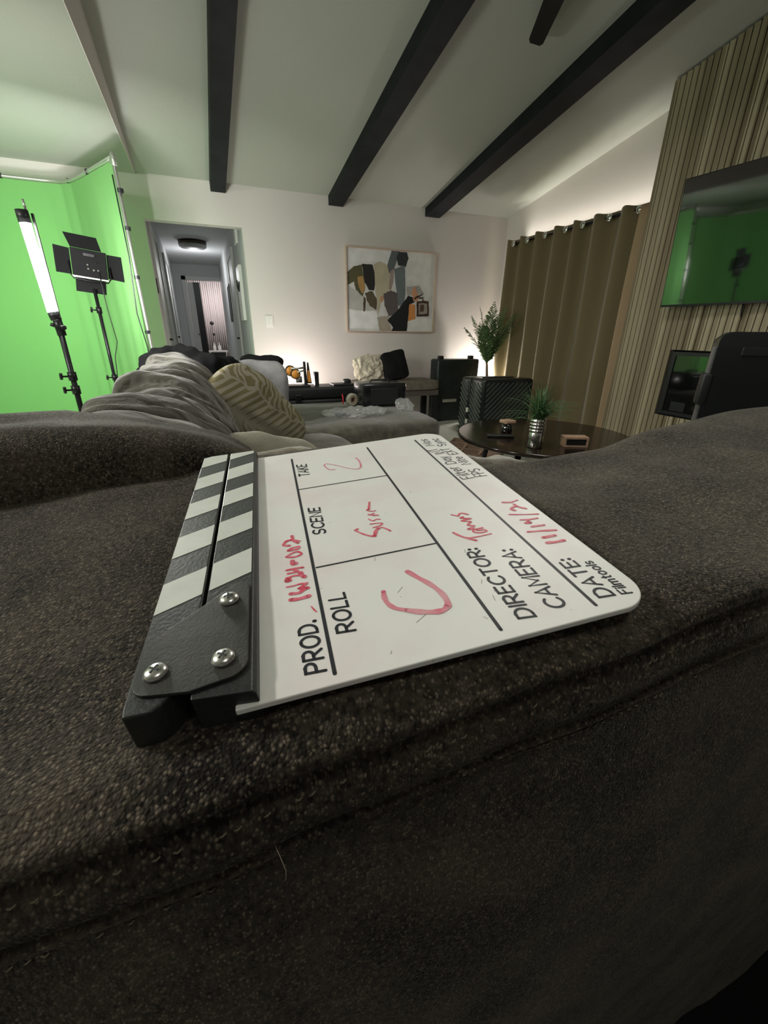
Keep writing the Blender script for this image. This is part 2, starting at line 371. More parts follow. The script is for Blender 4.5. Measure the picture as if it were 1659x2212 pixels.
M_['whitepl'] = mat('white_plastic', (.75, .74, .70), .4)
M_['fanwood'] = mat('fan_blade_dark', (.012, .011, .010), .8, spec=.15)
def slat_material():
    m = bpy.data.materials.new('wood_slats'); m.use_nodes = True; nt = m.node_tree; b = nt.nodes['Principled BSDF']; N = nt.nodes.new; L = nt.links.new
    b.inputs['Roughness'].default_value = .6; b.inputs['Specular IOR Level'].default_value = .25
    tc = N('ShaderNodeTexCoord'); s = N('ShaderNodeSeparateXYZ'); L(tc.outputs['Object'], s.inputs[0])
    q = N('ShaderNodeMath'); q.operation = 'DIVIDE'; q.inputs[1].default_value = .045; L(s.outputs['Y'], q.inputs[0])
    f = N('ShaderNodeMath'); f.operation = 'FLOOR'; L(q.outputs[0], f.inputs[0])
    wn = N('ShaderNodeTexWhiteNoise'); wn.noise_dimensions = '1D'; L(f.outputs[0], wn.inputs['W'])
    mp = N('ShaderNodeMapping'); mp.inputs['Scale'].default_value = (1, 5, .5); L(tc.outputs['Object'], mp.inputs[0])
    nz = N('ShaderNodeTexNoise'); nz.inputs['Scale'].default_value = 3; nz.inputs['Detail'].default_value = 6; L(mp.outputs[0], nz.inputs['Vector'])
    r = N('ShaderNodeValToRGB'); r.color_ramp.elements[0].color = (.19, .155, .095, 1); r.color_ramp.elements[1].color = (.42, .37, .25, 1)
    r.color_ramp.elements[0].position = .15; r.color_ramp.elements[1].position = .6
    a = N('ShaderNodeMath'); a.operation = 'MULTIPLY_ADD'; L(nz.outputs['Fac'], a.inputs[0]); a.inputs[1].default_value = .25
    w2 = N('ShaderNodeMath'); w2.operation = 'MULTIPLY'; L(wn.outputs['Value'], w2.inputs[0]); w2.inputs[1].default_value = .6; L(w2.outputs[0], a.inputs[2])
    L(a.outputs[0], r.inputs[0]); L(r.outputs[0], b.inputs['Base Color']); return m
M_['slat'] = slat_material()
def acrylic_material():
    m = bpy.data.materials.new('white_acrylic'); m.use_nodes = True; nt = m.node_tree; b = nt.nodes['Principled BSDF']; N = nt.nodes.new; L = nt.links.new
    b.inputs['Roughness'].default_value = .3; b.inputs['Specular IOR Level'].default_value = .45
    tc = N('ShaderNodeTexCoord'); n1 = N('ShaderNodeTexNoise'); n1.inputs['Scale'].default_value = 16; n1.inputs['Detail'].default_value = 4; L(tc.outputs['Object'], n1.inputs['Vector'])
    r = N('ShaderNodeValToRGB'); r.color_ramp.elements[0].color = (.86, .865, .82, 1); r.color_ramp.elements[1].color = (.83, .75, .73, 1)
    r.color_ramp.elements[0].position = .48; r.color_ramp.elements[1].position = .75
    L(n1.outputs['Fac'], r.inputs[0])
    n2 = N('ShaderNodeTexVoronoi'); n2.inputs['Scale'].default_value = 70; L(tc.outputs['Object'], n2.inputs['Vector'])
    lt = N('ShaderNodeMath'); lt.operation = 'LESS_THAN'; lt.inputs[1].default_value = .035; L(n2.outputs['Distance'], lt.inputs[0])
    mu = N('ShaderNodeMath'); mu.operation = 'MULTIPLY'; mu.inputs[1].default_value = .45; L(lt.outputs[0], mu.inputs[0])
    mx = N('ShaderNodeMix'); mx.data_type = 'RGBA'; mx.inputs['B'].default_value = (.25, .22, .2, 1); L(mu.outputs[0], mx.inputs['Factor']); L(r.outputs[0], mx.inputs['A'])
    L(mx.outputs['Result'], b.inputs['Base Color'])
    rr = N('ShaderNodeMapRange'); rr.inputs['To Min'].default_value = .32; rr.inputs['To Max'].default_value = .5; L(n1.outputs['Fac'], rr.inputs[0]); L(rr.outputs[0], b.inputs['Roughness'])
    return m
M_['acrylic'] = acrylic_material()
M_['marker'] = mat('red_marker', (.70, .055, .10), .5, col2=(.78, .22, .28), nscale=160)
M_['markerlight'] = mat('pink_marker', (.74, .20, .26), .5, col2=(.76, .38, .42), nscale=120)

def struct(name, mb, m, smooth=False, parent=None):
    o = mb.make(name, m, parent, smooth)
    if parent is None: o['kind'] = 'structure'
    return o
# ------------------------------------------------------------------ room shell
BW = 5.305; RX = 3.80; LX = -4.0
struct('floor', MB().box(LX, RX+.1, -2.2, 13.2, -.1, 0), M_['floor'])
# back wall with hall opening
b = MB(); b.box(LX, -.346, BW, BW+.12, 0, 3.2).box(.549, RX+.1, BW, BW+.12, 0, 3.2).box(-.346, .549, BW, BW+.12, 2.055, 3.2)
struct('wall_back', b, M_['wall'])
# right wall, with window opening behind the curtain
b = MB(); b.box(RX, RX+.1, 4.75, BW, 0, 3.3).box(RX, RX+.1, -2.2, 3.15, 0, 3.5).box(RX, RX+.1, 3.15, 4.75, 2.02, 3.3)
struct('wall_right', b, M_['wall'])
struct('wall_left', MB().box(LX-.1, LX, -2.2, BW, 0, 2.5), M_['wall'])
# ceiling: flat part on the left, vault on the right, small gable between
slope = .174; yr = 1.2
def cz(y): return 2.415+slope*(BW-y) if y > yr else 2.415+slope*(BW-yr)-slope*(yr-y)
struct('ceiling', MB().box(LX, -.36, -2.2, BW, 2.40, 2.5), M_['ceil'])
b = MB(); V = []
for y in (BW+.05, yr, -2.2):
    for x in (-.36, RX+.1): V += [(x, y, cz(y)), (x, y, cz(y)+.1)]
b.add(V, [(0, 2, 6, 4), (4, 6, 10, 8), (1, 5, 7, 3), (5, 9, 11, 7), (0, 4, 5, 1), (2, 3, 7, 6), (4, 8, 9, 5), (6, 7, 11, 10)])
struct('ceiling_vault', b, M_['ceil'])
b = MB(); b.add([(-.354, BW, 2.40), (-.354, yr, 2.40), (-.354, -2.2, 2.40), (-.354, BW, cz(BW)+.02), (-.354, yr, cz(yr)+.02), (-.354, -2.2, cz(-2.2)+.02),
    (-.42, BW, 2.42), (-.42, yr, 2.42), (-.42, -2.2, 2.42), (-.42, BW, cz(BW)+.02), (-.42, yr, cz(yr)+.02), (-.42, -2.2, cz(-2.2)+.02)],
    [(0, 1, 4, 3), (1, 2, 5, 4), (6, 9, 10, 7), (7, 10, 11, 8), (0, 6, 7, 1), (1, 7, 8, 2), (3, 4, 10, 9), (4, 5, 11, 10), (0, 3, 9, 6), (2, 8, 11, 5)])
struct('trim_1', b, M_['wall'])
# beams follow the vault
for i, (x0, x1) in enumerate(((.285, .425), (1.47, 1.63), (2.63, 2.82))):
    b = MB(); V = []
    for y in (BW-.005, yr):
        for x in (x0, x1):
            V += [(x, y, cz(y)-.085-(.05 if y < 3 else 0)), (x, y, cz(y)+.01)]
    b.add(V, [(0, 2, 3, 1), (4, 5, 7, 6), (0, 4, 6, 2), (1, 3, 7, 5), (0, 1, 5, 4), (2, 6, 7, 3)])
    o = b.make('ceiling_beam', M_['beam'])
    tag(o, ['black ceiling beam above the hallway opening, leftmost of the three', 'black ceiling beam ending left of the framed painting, middle of the three',
        'black ceiling beam ending right above the framed painting, nearest the curtain'][i], 'beam', 'black beams under the vaulted ceiling')
struct('baseboard_back', MB().box(.6, RX, BW-.015, BW, 0, .09), M_['trimw'])
# ------------------------------------------------------------------ hallway beyond the opening
HE = 10.95
struct('wall_hall_left', MB().box(-.46, -.36, BW+.12, HE, 0, 2.42), M_['hallwall'])
struct('wall_hall_right', MB().box(.56, .66, BW+.12, HE, 0, 2.42), M_['hallwall'])
struct('ceiling_hall', MB().box(-.46, .66, BW+.12, HE, 2.35, 2.42), M_['hallwall'])
b = MB(); b.box(-.46, -.15, HE, HE+.1, 0, 2.42).box(.60, .80, HE, HE+.1, 0, 2.42).box(-.15, .60, HE, HE+.1, 2.06, 2.42)
struct('wall_hall_end', b, M_['hallwall'])
b = MB(); b.box(-.21, -.13, HE-.02, HE, 0, 2.13).box(.56, .60, HE-.02, HE, 0, 2.13).box(-.21, .60, HE-.02, HE, 2.06, 2.13)
struct('trim_2', b, M_['trimw'])
# side doors of the hall with casings
for k, (y0, y1, side) in enumerate(((5.75, 6.55, -1), (7.9, 8.7, -1), (7.0, 7.8, 1))):
    x = -.36 if side < 0 else .56
    d = MB().box(*sorted((x, x-side*.012)), y0, y1, 0, 2.04).make('door_%d' % (k+1), M_['trimw']); d['kind'] = 'structure'
    c = MB(); xx = sorted((x, x-side*.028)); c.box(*xx, y0-.08, y0, 0, 2.12).box(*xx, y1, y1+.08, 0, 2.12).box(*xx, y0, y1, 2.04, 2.12)
    c.make('door_casing', M_['trimw'], d)
    h = MB(); h.tube([(x, y0+.07, .98), (x-side*.055, y0+.07, .98)], .012).tube([(x-side*.05, y0+.065, .98), (x-side*.05, y0+.17, .98)], .011)
    h.make('door_handle', M_['black'], d)
# bedroom beyond the end door
struct('wall_bedroom', MB().box(-1.6, 2.4, 13.0, 13.1, 0, 2.45), mat('pink_striped_wall', (.56, .50, .49), .8))
struct('wall_bedroom_left', MB().box(-1.6, -1.5, HE+.1, 13, 0, 2.45), M_['hallwall'])
struct('wall_bedroom_right', MB().box(2.4, 2.5, HE+.1, 13, 0, 2.45), M_['hallwall'])
struct('ceiling_bedroom', MB().box(-1.6, 2.5, HE+.1, 13.1, 2.45, 2.5), M_['hallwall'])
# curtains (pleated, pinkish) across the bedroom wall
V = []; F = []; n = 260
for i in range(n+1):
    x = -.2+1.3*i/n; y = 12.9+.03*math.sin(i*.63)+.012*math.sin(i*.21)
    V += [(x, y, .02), (x, y, 2.3)]
    if i < n: F.append((2*i, 2*i+2, 2*i+3, 2*i+1))
o = mesh('bedroom_curtain', V, F, mat('pink_sheer', (.60, .54, .53), .8), None, True); tag(o, 'pale pink pleated curtain seen through the doorway at the far end of the hall', 'curtain')
so = o.modifiers.new('t', 'SOLIDIFY'); so.thickness = .004
# end door, black edge, ajar into the bedroom
d = thing('hall_end_door', 'white door with a black edge standing ajar at the far end of the hall', 'door', (-.12, HE+.06, 0))
MB().box(-.13, .0, HE+.12, HE+.16, .01, 2.03).make('door_leaf', M_['trimw'], d)
MB().box(.0, .13, HE+.115, HE+.165, .01, 2.03).make('door_edge', M_['black'], d)['label'] = 'black door edge'
MB().tube([(-.02, HE+.12, 1.0), (-.02, HE+.05, 1.0)], .014).make('door_knob', M_['black'], d)
# wall lamp discs, night stand, bottles
for k, (x, z, r) in enumerate(((.31, 1.25, .045), (.325, .99, .032))):
    t = thing('wall_sconce', ['larger round black sconce on the pink curtain wall, the upper one', 'smaller round black sconce on the pink curtain wall, the lower one'][k], 'wall lamp', (x, 12.5, z), 'round black wall lamps')
    MB().lathe([(0, -.03), (r, -.02), (r, .02), (0, .03)], n=20, M=TR((x, 12.5, z), 90)).make('lamp_disc', M_['black'], t, True)
    MB().tube([(x, 12.52, z), (x, 12.86, z)], .008).make('bracket', M_['black'], t)
t = thing('night_stand', 'small white night stand with a black drawer beyond the hall', 'night stand', (.36, 12.5, 0))
b = MB(); b.box(.16, .19, 12.3, 12.7, 0, .57).box(.55, .58, 12.3, 12.7, 0, .57).box(.14, .60, 12.28, 12.7, .57, .60).box(.19, .55, 12.3, 12.7, .15, .18); b.make('cabinet', M_['whitepl'], t)
MB().box(.195, .545, 12.29, 12.6, .36, .56, bev=.004).make('drawer', M_['black'], t)
for k, x in enumerate((.30, .42)):
    t = thing('glass_bottle', ['left small white bottle on the night stand', 'right small white bottle on the night stand'][k], 'bottle', (x, 12.45, .60), 'bottles on the night stand')
    MB().lathe([(.035, 0), (.04, .02), (.04, .10), (.014, .14), (.014, .17)], (x, 12.45, .60), 16).make('bottle_body', M_['whitepl'], t, True)
    MB().lathe([(.017, .17), (.017, .19)], (x, 12.45, .60), 12).make('cap', M_['chrome'], t, True)
# hall ceiling lamp, frames on the right wall, thermostat
t = thing('flush_ceiling_lamp', 'round flush lamp with a dark rim on the hall ceiling', 'ceiling lamp', (.08, 8.2, 2.35))
MB().lathe([(.0, -.10), (.17, -.10), (.20, -.08), (.20, -.045)], (.08, 8.2, 2.35), 32).make('diffuser', mat('frosted', (.5, .5, .5), .5), t, True)
MB().lathe([(.205, -.05), (.205, 0), (.19, 0)], (.08, 8.2, 2.35), 32).make('rim', mat('bronze_rim', (.08, .06, .05), .4, metal=.7), t, True)
t = thing('wall_panel_art', 'narrow black framed piece on the right hall wall, the farther one', 'wall art', (.55, 8.3, 1.5))
b = MB(); b.box(.53, .56, 8.1, 8.13, 1.22, 1.78).box(.53, .56, 8.45, 8.48, 1.22, 1.78).box(.53, .56, 8.13, 8.45, 1.75, 1.78).box(.53, .56, 8.13, 8.45, 1.22, 1.25); b.make('frame', M_['black'], t)
MB().box(.545, .56, 8.13, 8.45, 1.25, 1.75).make('panel', M_['hallwall'], t)
t = thing('wall_canvas', 'pale canvas with a black branch on the right hall wall, nearest the room', 'wall art', (.55, 6.15, 1.5))
MB().box(.525, .56, 5.95, 6.33, 1.20, 1.80, bev=.003).make('canvas', M_['whitepl'], t)
MB().tube([(.52, 6.0, 1.62), (.518, 6.12, 1.53), (.518, 6.2, 1.56), (.52, 6.29, 1.66)], .008).make('branch', M_['black'], t)
tag(MB().box(.53, .56, 5.98, 6.18, 2.02, 2.17, bev=.006).make('door_chime', M_['whitepl']), 'white boxy door chime high on the right hall wall', 'door chime')
tag(MB().box(-.36, -.345, 5.56, 5.62, 1.44, 1.58, bev=.003).make('hall_keypad', M_['black']), 'small black keypad on the left hall wall by the opening', 'keypad')
# light switch on the back wall
t = thing('light_switch', 'white two-gang light switch plate on the back wall by the hall', 'light switch', (.745, BW, 1.177))
MB().box(.705, .785, BW-.008, BW, 1.117, 1.237, bev=.003).make('switch_plate', M_['whitepl'], t)
for x in (.725, .765): MB().box(x-.010, x+.010, BW-.014, BW-.006, 1.145, 1.209, bev=.002).make('rocker', M_['whitepl'], t)
# ------------------------------------------------------------------ green backdrop
t = thing('green_screen', 'bright green chroma backdrop hanging from a pipe frame on the left', 'backdrop', (-1.2, 5.0, 0))
plan = [(-3.42, 2.2), (-3.42, 3.2), (-3.42, 4.2), (-3.38, 4.85), (-3.20, 5.08), (-2.9, 5.13), (-2.5, 5.14), (-1.6, 5.15), (-1.05, 5.15), (-.93, 5.13), (-.84, 5.06), (-.74, 4.90), (-.62, 4.68), (-.51, 4.48), (-.425, 4.31)]
def subdiv(p, k):
    out = []
    for a, b_ in zip(p, p[1:]):
        for i in range(k): out.append((a[0]+(b_[0]-a[0])*i/k, a[1]+(b_[1]-a[1])*i/k))
    return out+[p[-1]]
pp = subdiv(plan, 8); V = []; F = []; nz_ = 10
for i, (x, y) in enumerate(pp):
    for j in range(nz_+1):
        z = .02+(2.215-.02)*j/nz_; wv = .006*math.sin(i*.9)*(1-j/nz_)
        V.append((x+wv, y-.012+wv, z))
for i in range(len(pp)-1):
    for j in range(nz_):
        a = i*(nz_+1)+j; F.append((a, a+nz_+1, a+nz_+2, a+1))
cl = mesh('cloth', V, F, M_['green'], t, True); 
V2 = [(x, y, 2.235) for x, y in plan[:-1]]+[(-.415, 4.30, 2.235)]
MB().tube(V2, .0145, 12).make('top_pipe', M_['pipe'], t, True)
MB().tube([(-.415, 4.30, 2.25), (-.41, 4.295, 1.6), (-.395, 4.29, .9), (-.39, 4.29, .012)], .0145, 12).make('side_post', M_['pipe'], t, True)
MB().tube([(-.95, 5.19, 2.235), (-.95, 5.19, .012)], .0145, 12).make('rear_post', M_['pipe'], t, True)
MB().tube([(-.43, 4.33, 2.20), (-.412, 4.295, 2.25), (-.41, 4.29, 2.18)], .019, 12).make('corner_elbow', M_['pipe'], t, True)
b = MB().box(-.60, -.18, 4.26, 4.32, 0, .012); b.make('foot_plate', M_['blackm'], t)
for x, y in ((-1.35, 5.15), (-.86, 5.09), (-.66, 4.75)):
    MB().tube([(x-.012, y, 2.235), (x+.012, y, 2.235)], .021, 10).make('clip', M_['black'], t)
for z in (2.02, 1.78, 1.45, 1.05, .7):
    MB().tube([(-.405, 4.292, z), (-.404, 4.292, z+.025)], .021, 10).make('clip', M_['black'], t)
# cable hanging along the side post
tag(MB().tube([(-.436, 4.27, 2.12), (-.43, 4.26, 1.6), (-.452, 4.255, 1.2), (-.425, 4.26, .95), (-.42, 4.26, .4)], .005, 6).make('hanging_cable', M_['black'], None, True), 'thin dark cable hanging beside the backdrop post', 'cable')
# ------------------------------------------------------------------ tube light on stand
def stand(t, x, y, ztop, zk, r=.0125):
    MB().tube([(x, y, .35), (x, y, ztop)], r, 12).make('pole', M_['blackm'], t, True)
    for k in range(3):
        a = k*2.094+1.57
        MB().tube([(x, y, .55), (x+.17*math.cos(a), y+.30*math.sin(a), .012)], r*.7, 8).make('leg', M_['blackm'], t, True)
    MB().tube([(x, y, .5), (x, y, .6)], r*1.7, 12).make('collar', M_['blackm'], t, True)
    for z in zk:
        c = MB().tube([(x, y, z-.02), (x, y, z+.02)], r*1.55, 12).make('clamp', M_['blackm'], t, True)
        MB().tube([(x-r, y-.005, z), (x-r-.028, y-.012, z)], .0045, 8).tube([(x-r-.028, y-.022, z+.014), (x-r-.034, y-.006, z-.012)], .007, 8).make('knob', M_['blackm'], c, True)
t = thing('tube_light', 'lit white tube light upright on a black stand before the green screen', 'light', (-.615, 2.6, 0))
stand(t, -.615, 2.6, 1.10, [.865, .80])
MB().tube([(-.625, 2.6, 1.15), (-.638, 2.6, 1.50)], .0205, 20).make('tube_diffuser', M_['tube'], t, True)
MB().tube([(-.638, 2.6, 1.50), (-.640, 2.6, 1.548)], .024, 16).make('end_cap', M_['black'], t, True)
MB().tube([(-.6185, 2.6, 1.118), (-.625, 2.6, 1.152)], .023, 16).make('end_cap', M_['black'], t, True)
MB().box(-.6105, -.602, 2.604, 2.618, 1.13, 1.54).make('rear_channel', M_['blackm'], t)
MB().tube([(-.625, 2.61, 1.545), (-.628, 2.61, 1.59)], .005, 8).make('top_pin', M_['pipe'], t, True)
b = MB(); b.tube([(-.612, 2.6, 1.05), (-.617, 2.6, 1.125)], .019, 12).tube([(-.612, 2.585, 1.09), (-.585, 2.575, 1.085)], .009, 8).tube([(-.612, 2.6, 1.085), (-.645, 2.59, 1.10)], .008, 8); b.make('bracket', M_['blackm'], t, True)
# ------------------------------------------------------------------ LED panel with barn doors
t = thing('studio_light', 'black LED panel with four barn doors facing the green screen on a stand', 'light', (-.62, 3.7, 0))
stand(t, -.62, 3.7, 1.33, [1.20, .76], .011)
Mp = TR((-.617, 3.71, 1.475), 6, 6, 12)
MB().box(-.098, .098, -.02, .02, -.082, .082, Mp, bev=.004).make('panel_body', M_['blackflat'], t)
MB().box(-.09, .09, .0205, .023, -.075, .075, Mp).make('led_face', mat('led_face', (.9, .9, .9), .5, emit=(1, 1, .96), estr=6), t)
b = MB(); b.box(-.1, .1, -.024, -.02, -.086, -.078, Mp); b.make('lower_rim', M_['pipe'], t)
def door(poly, hinge):
    return MB().prism(poly, -.001, .001, Mp @ hinge).make('barn_door', M_['blackflat'], t)
door([(-.095, 0), (.075, 0), (.055, .085), (-.125, .085)], TR((0, .02, .085), 65))
door([(-.085, 0), (.085, 0), (.08, -.085), (-.09, -.085)], TR((0, .02, -.088), 80))
door([(0, -.075), (0, .075), (-.085, .08), (-.085, -.075)], TR((-.102, .02, 0), 90, 0, 12))
door([(0, -.07), (0, .075), (.085, .075), (.095, -.075)], TR((.102, .02, 0), 90, 0, -12))
MB().tube([Mp @ Vector(p) for p in ((-.112, 0, .0), (-.112, -.03, -.07), (-.095, -.035, -.095), (0, -.035, -.10), (.095, -.035, -.095), (.112, -.03, -.07), (.112, 0, 0))], .0045, 8).make('yoke', M_['blackm'], t, True)
b = MB(); b.box(-.03, .03, -.045, -.02, .045, .06, Mp); b.make('carry_handle', M_['blackm'], t)
for x, z in ((-.012, -.005), (-.01, -.028), (.02, -.032), (.045, -.03), (.04, .015)):
    MB().lathe([(.0055, 0), (.005, .014), (0, .015)], n=12, M=Mp @ TR((x, -.02, z), 90)).make('dial', M_['pipe'] if z < 0 else M_['black'], t, True)
MB().tube([Mp @ Vector((.045, -.03, -.03)), Mp @ Vector((.055, -.05, -.12)), (-.565, 3.68, 1.2), (-.55, 3.68, 1.0), (-.585, 3.69, .9), (-.6, 3.69, .75)], .003, 6).make('power_cable', M_['black'], t, True)
# ------------------------------------------------------------------ painting
t = thing('framed_painting', 'large abstract painting in a thin oak frame on the back wall', 'painting', (2.22, BW, 1.53))
x0, x1, z0, z1 = 1.640, 2.795, 1.082, 1.972
def pt(X, Y):
    L_ = 108+(Y-150)*.027; Rr = 908-(Y-205)*.04; top = 150+(X-112)*.068
    u = (X-L_)/(Rr-L_); v = (885-Y)/(885-top); return (x0+.014+u*(x1-x0-.028), z0+.014+max(0, min(1, v))*(z1-z0-.028))
pats = [((.66, .65, .63), [(108, 150), (905, 205), (880, 885), (128, 885)]),
 ((.72, .71, .70), [(330, 160), (500, 178), (480, 300), (360, 260), (180, 300), (115, 330), (112, 160)]),
 ((.68, .67, .64), [(640, 190), (905, 205), (895, 480), (780, 520), (700, 430), (640, 480)]),
 ((.50, .48, .45), [(120, 470), (250, 560), (380, 690), (370, 705), (130, 690)]),
 ((.40, .38, .36), [(640, 480), (760, 470), (800, 540), (720, 560), (650, 560)]),
 ((.80, .80, .79), [(128, 685), (200, 702), (262, 706), (360, 700), (385, 760), (395, 885), (130, 885)]),
 ((.76, .75, .72), [(648, 800), (770, 755), (885, 775), (878, 885), (646, 885)]),
 ((.42, .36, .29), [(375, 760), (480, 740), (510, 885), (400, 885)]),
 ((.09, .085, .035), [(118, 360), (170, 310), (240, 300), (262, 420), (272, 500), (250, 575), (190, 512), (175, 440), (120, 470)]),
 ((.42, .25, .09), [(205, 400), (250, 395), (275, 500), (245, 545), (212, 480)]),
 ((.02, .017, .015), [(240, 290), (335, 292), (356, 400), (350, 520), (300, 515), (268, 450)]),
 ((.10, .08, .045), [(268, 540), (330, 520), (378, 600), (368, 690), (310, 650), (282, 600)]),
 ((.07, .05, .025), [(255, 570), (275, 585), (270, 705), (258, 705)]),
 ((.47, .42, .30), [(342, 290), (400, 265), (465, 300), (490, 400), (475, 520), (425, 560), (385, 740), (365, 560), (352, 400)]),
 ((.50, .28, .16), [(400, 570), (430, 560), (430, 610), (400, 625)]),
 ((.11, .125, .13), [(498, 179), (565, 184), (545, 270), (520, 335), (482, 372), (462, 300)]),
 ((.03, .035, .037), [(560, 184), (640, 190), (655, 240), (632, 312), (560, 300), (545, 235)]),
 ((.15, .175, .18), [(522, 330), (620, 300), (628, 480), (622, 620), (590, 672), (565, 645), (545, 520)]),
 ((.33, .25, .22), [(490, 350), (520, 330), (520, 420), (495, 520), (478, 500)]),
 ((.11, .09, .09), [(430, 545), (500, 515), (555, 540), (566, 722), (480, 747), (442, 650)]),
 ((.009, .010, .011), [(468, 785), (560, 690), (622, 610), (655, 562), (722, 580), (720, 612), (668, 640), (660, 740), (645, 885), (505, 885), (520, 850)]),
 ((.62, .26, .08), [(668, 632), (720, 640), (722, 770), (652, 795)]),
 ((.60, .30, .17), [(682, 520), (720, 474), (748, 560), (748, 620), (702, 605)]),
 ((.06, .03, .02), [(735, 608), (850, 606), (852, 742), (735, 748)]),
 ((.35, .31, .27), [(755, 628), (835, 628), (835, 722), (755, 728)]),
 ((.10, .06, .035), [(765, 640), (805, 640), (805, 700), (765, 705)]),
 ((.06, .03, .02), [(700, 580), (780, 545), (795, 540), (790, 555), (720, 595)]),
 ((.06, .03, .02), [(752, 578), (798, 574), (800, 606), (790, 606), (788, 586), (756, 590)])]
b = MB(); ms = []
for i, (c, poly) in enumerate(pats):
    b.m = i; ms.append(mat('paint_%02d' % i, c, .6, noise_amt=.07, nscale=9))
    q = [pt(*p) for p in poly]
    if i: # torn, brushed outline
        q2 = []
        for a, c2 in zip(q, q[1:]+q[:1]):
            for k in range(4):
                u = a[0]+(c2[0]-a[0])*k/4; v = a[1]+(c2[1]-a[1])*k/4
                q2.append((max(x0+.013, min(x1-.013, u+random.uniform(-.004, .004))), max(z0+.013, min(z1-.013, v+random.uniform(-.004, .004)))))
        q = q2
    b.add([(u, BW-.022-i*.00015, v) for u, v in q], [tuple(range(len(q)))])
b.make('canvas', None, t, mats=ms)
MB().box(x0+.01, x1-.01, BW-.021, BW-.004, z0+.01, z1-.01).make('stretcher', M_['whitepl'], t)
for bx in ((x0, x1, z1-.014, z1), (x0, x1, z0, z0+.014), (x0, x0+.012, z0+.014, z1-.014), (x1-.012, x1, z0+.014, z1-.014)):
    MB().box(bx[0], bx[1], BW-.04, BW-.002, bx[2], bx[3]).make('frame_rail', M_['oak'], t)
# ------------------------------------------------------------------ curtain, rod
CX = 3.65
t = thing('curtain_rod', 'dark curtain rod with a round finial above the olive curtain', 'curtain rod', (CX, 4.1, 2.075))
MB().tube([(CX, 2.9, 2.075), (CX, 5.0, 2.075)], .0125, 12).make('rod', M_['blackm'], t, True)
MB().lathe([(0, -.02), (.018, -.012), (.022, 0), (.018, .012), (0, .02)], n=16, M=TR((CX, 5.01, 2.075), 90)).make('finial', mat('bronze_finial', (.10, .06, .03), .4, metal=.6), t, True)
MB().box(CX-.01, RX, 4.90, 4.925, 2.06, 2.09).make('bracket', M_['blackm'], t)
ring_y = [4.87, 4.62, 4.333, 4.034, 3.806, 3.493, 3.186]
t = thing('olive_curtain', 'olive brown grommet curtain hanging in folds beside the slatted wall', 'curtain', (CX, 4.0, 0))
V = []; F = []; ny = 240; nz_ = 24; ys = [4.985, 4.87, 4.74, 4.62, 4.475, 4.333, 4.18, 4.034, 3.92, 3.806, 3.65, 3.493, 3.34, 3.186, 3.06]
def yi(s):
    k = min(int(s), len(ys)-2); return ys[k]+(ys[k+1]-ys[k])*(s-k)
for i in range(ny+1):
    s = (len(ys)-1)*i/ny; y = yi(s)
    for j in range(nz_+1):
        z = .015+2.10*j/nz_; ph = math.pi*s; low = 1-j/nz_
        x = CX-.050*math.cos(ph)*(-1 if False else 1)-.014*low*math.sin(s*2.3+z*.8)-.010*math.sin(s*4.1+z*1.3)*low
        V.append((x, y+.02*math.sin(z*1.7+s)*low, z+(.006*math.cos(2*ph) if j == nz_ else 0)))
for i in range(ny):
    for j in range(nz_):
        a = i*(nz_+1)+j; F.append((a, a+nz_+1, a+nz_+2, a+1))
c = mesh('curtain_cloth', V, F, M_['curtain'], t, True); so = c.modifiers.new('t', 'SOLIDIFY'); so.thickness = .0025
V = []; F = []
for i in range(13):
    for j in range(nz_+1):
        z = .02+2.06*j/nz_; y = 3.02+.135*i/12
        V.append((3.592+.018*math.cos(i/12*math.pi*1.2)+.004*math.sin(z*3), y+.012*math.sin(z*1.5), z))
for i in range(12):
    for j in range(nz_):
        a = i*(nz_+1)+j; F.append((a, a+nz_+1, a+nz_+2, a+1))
ln = mesh('lit_curtain_edge', V, F, mat('painted_edge_light', (.34, .24, .14), .85, bump=.3, bscale=400), t, True); so = ln.modifiers.new('t', 'SOLIDIFY'); so.thickness = .002; ln['label'] = 'curtain edge with warm window light put into its peach colour'  # warm window light put into the colour of this edge strip
for k, y in enumerate(ring_y):
    pts = [(CX-.052+.0*a, y+.024*math.cos(a*math.pi/8), 2.062+.026*math.sin(a*math.pi/8)) for a in range(17)]
    MB().tube(pts, .006, 8).lathe([(.024, 0), (.024, .012)], n=20, M=TR((CX-.054, y, 2.062), 0, 90)).make('grommet', M_['chrome'], t, True)
# window behind the curtain
f = MB(); f.box(RX+.02, RX+.07, 3.15, 3.22, 0, 2.02).box(RX+.02, RX+.07, 4.68, 4.75, 0, 2.02).box(RX+.02, RX+.07, 3.22, 4.68, 1.95, 2.02).box(RX+.02, RX+.07, 3.22, 4.68, 0, .08).box(RX+.02, RX+.07, 3.92, 3.98, .08, 1.95)
wf = f.make('window_1', M_['trimw']); wf['kind'] = 'structure'
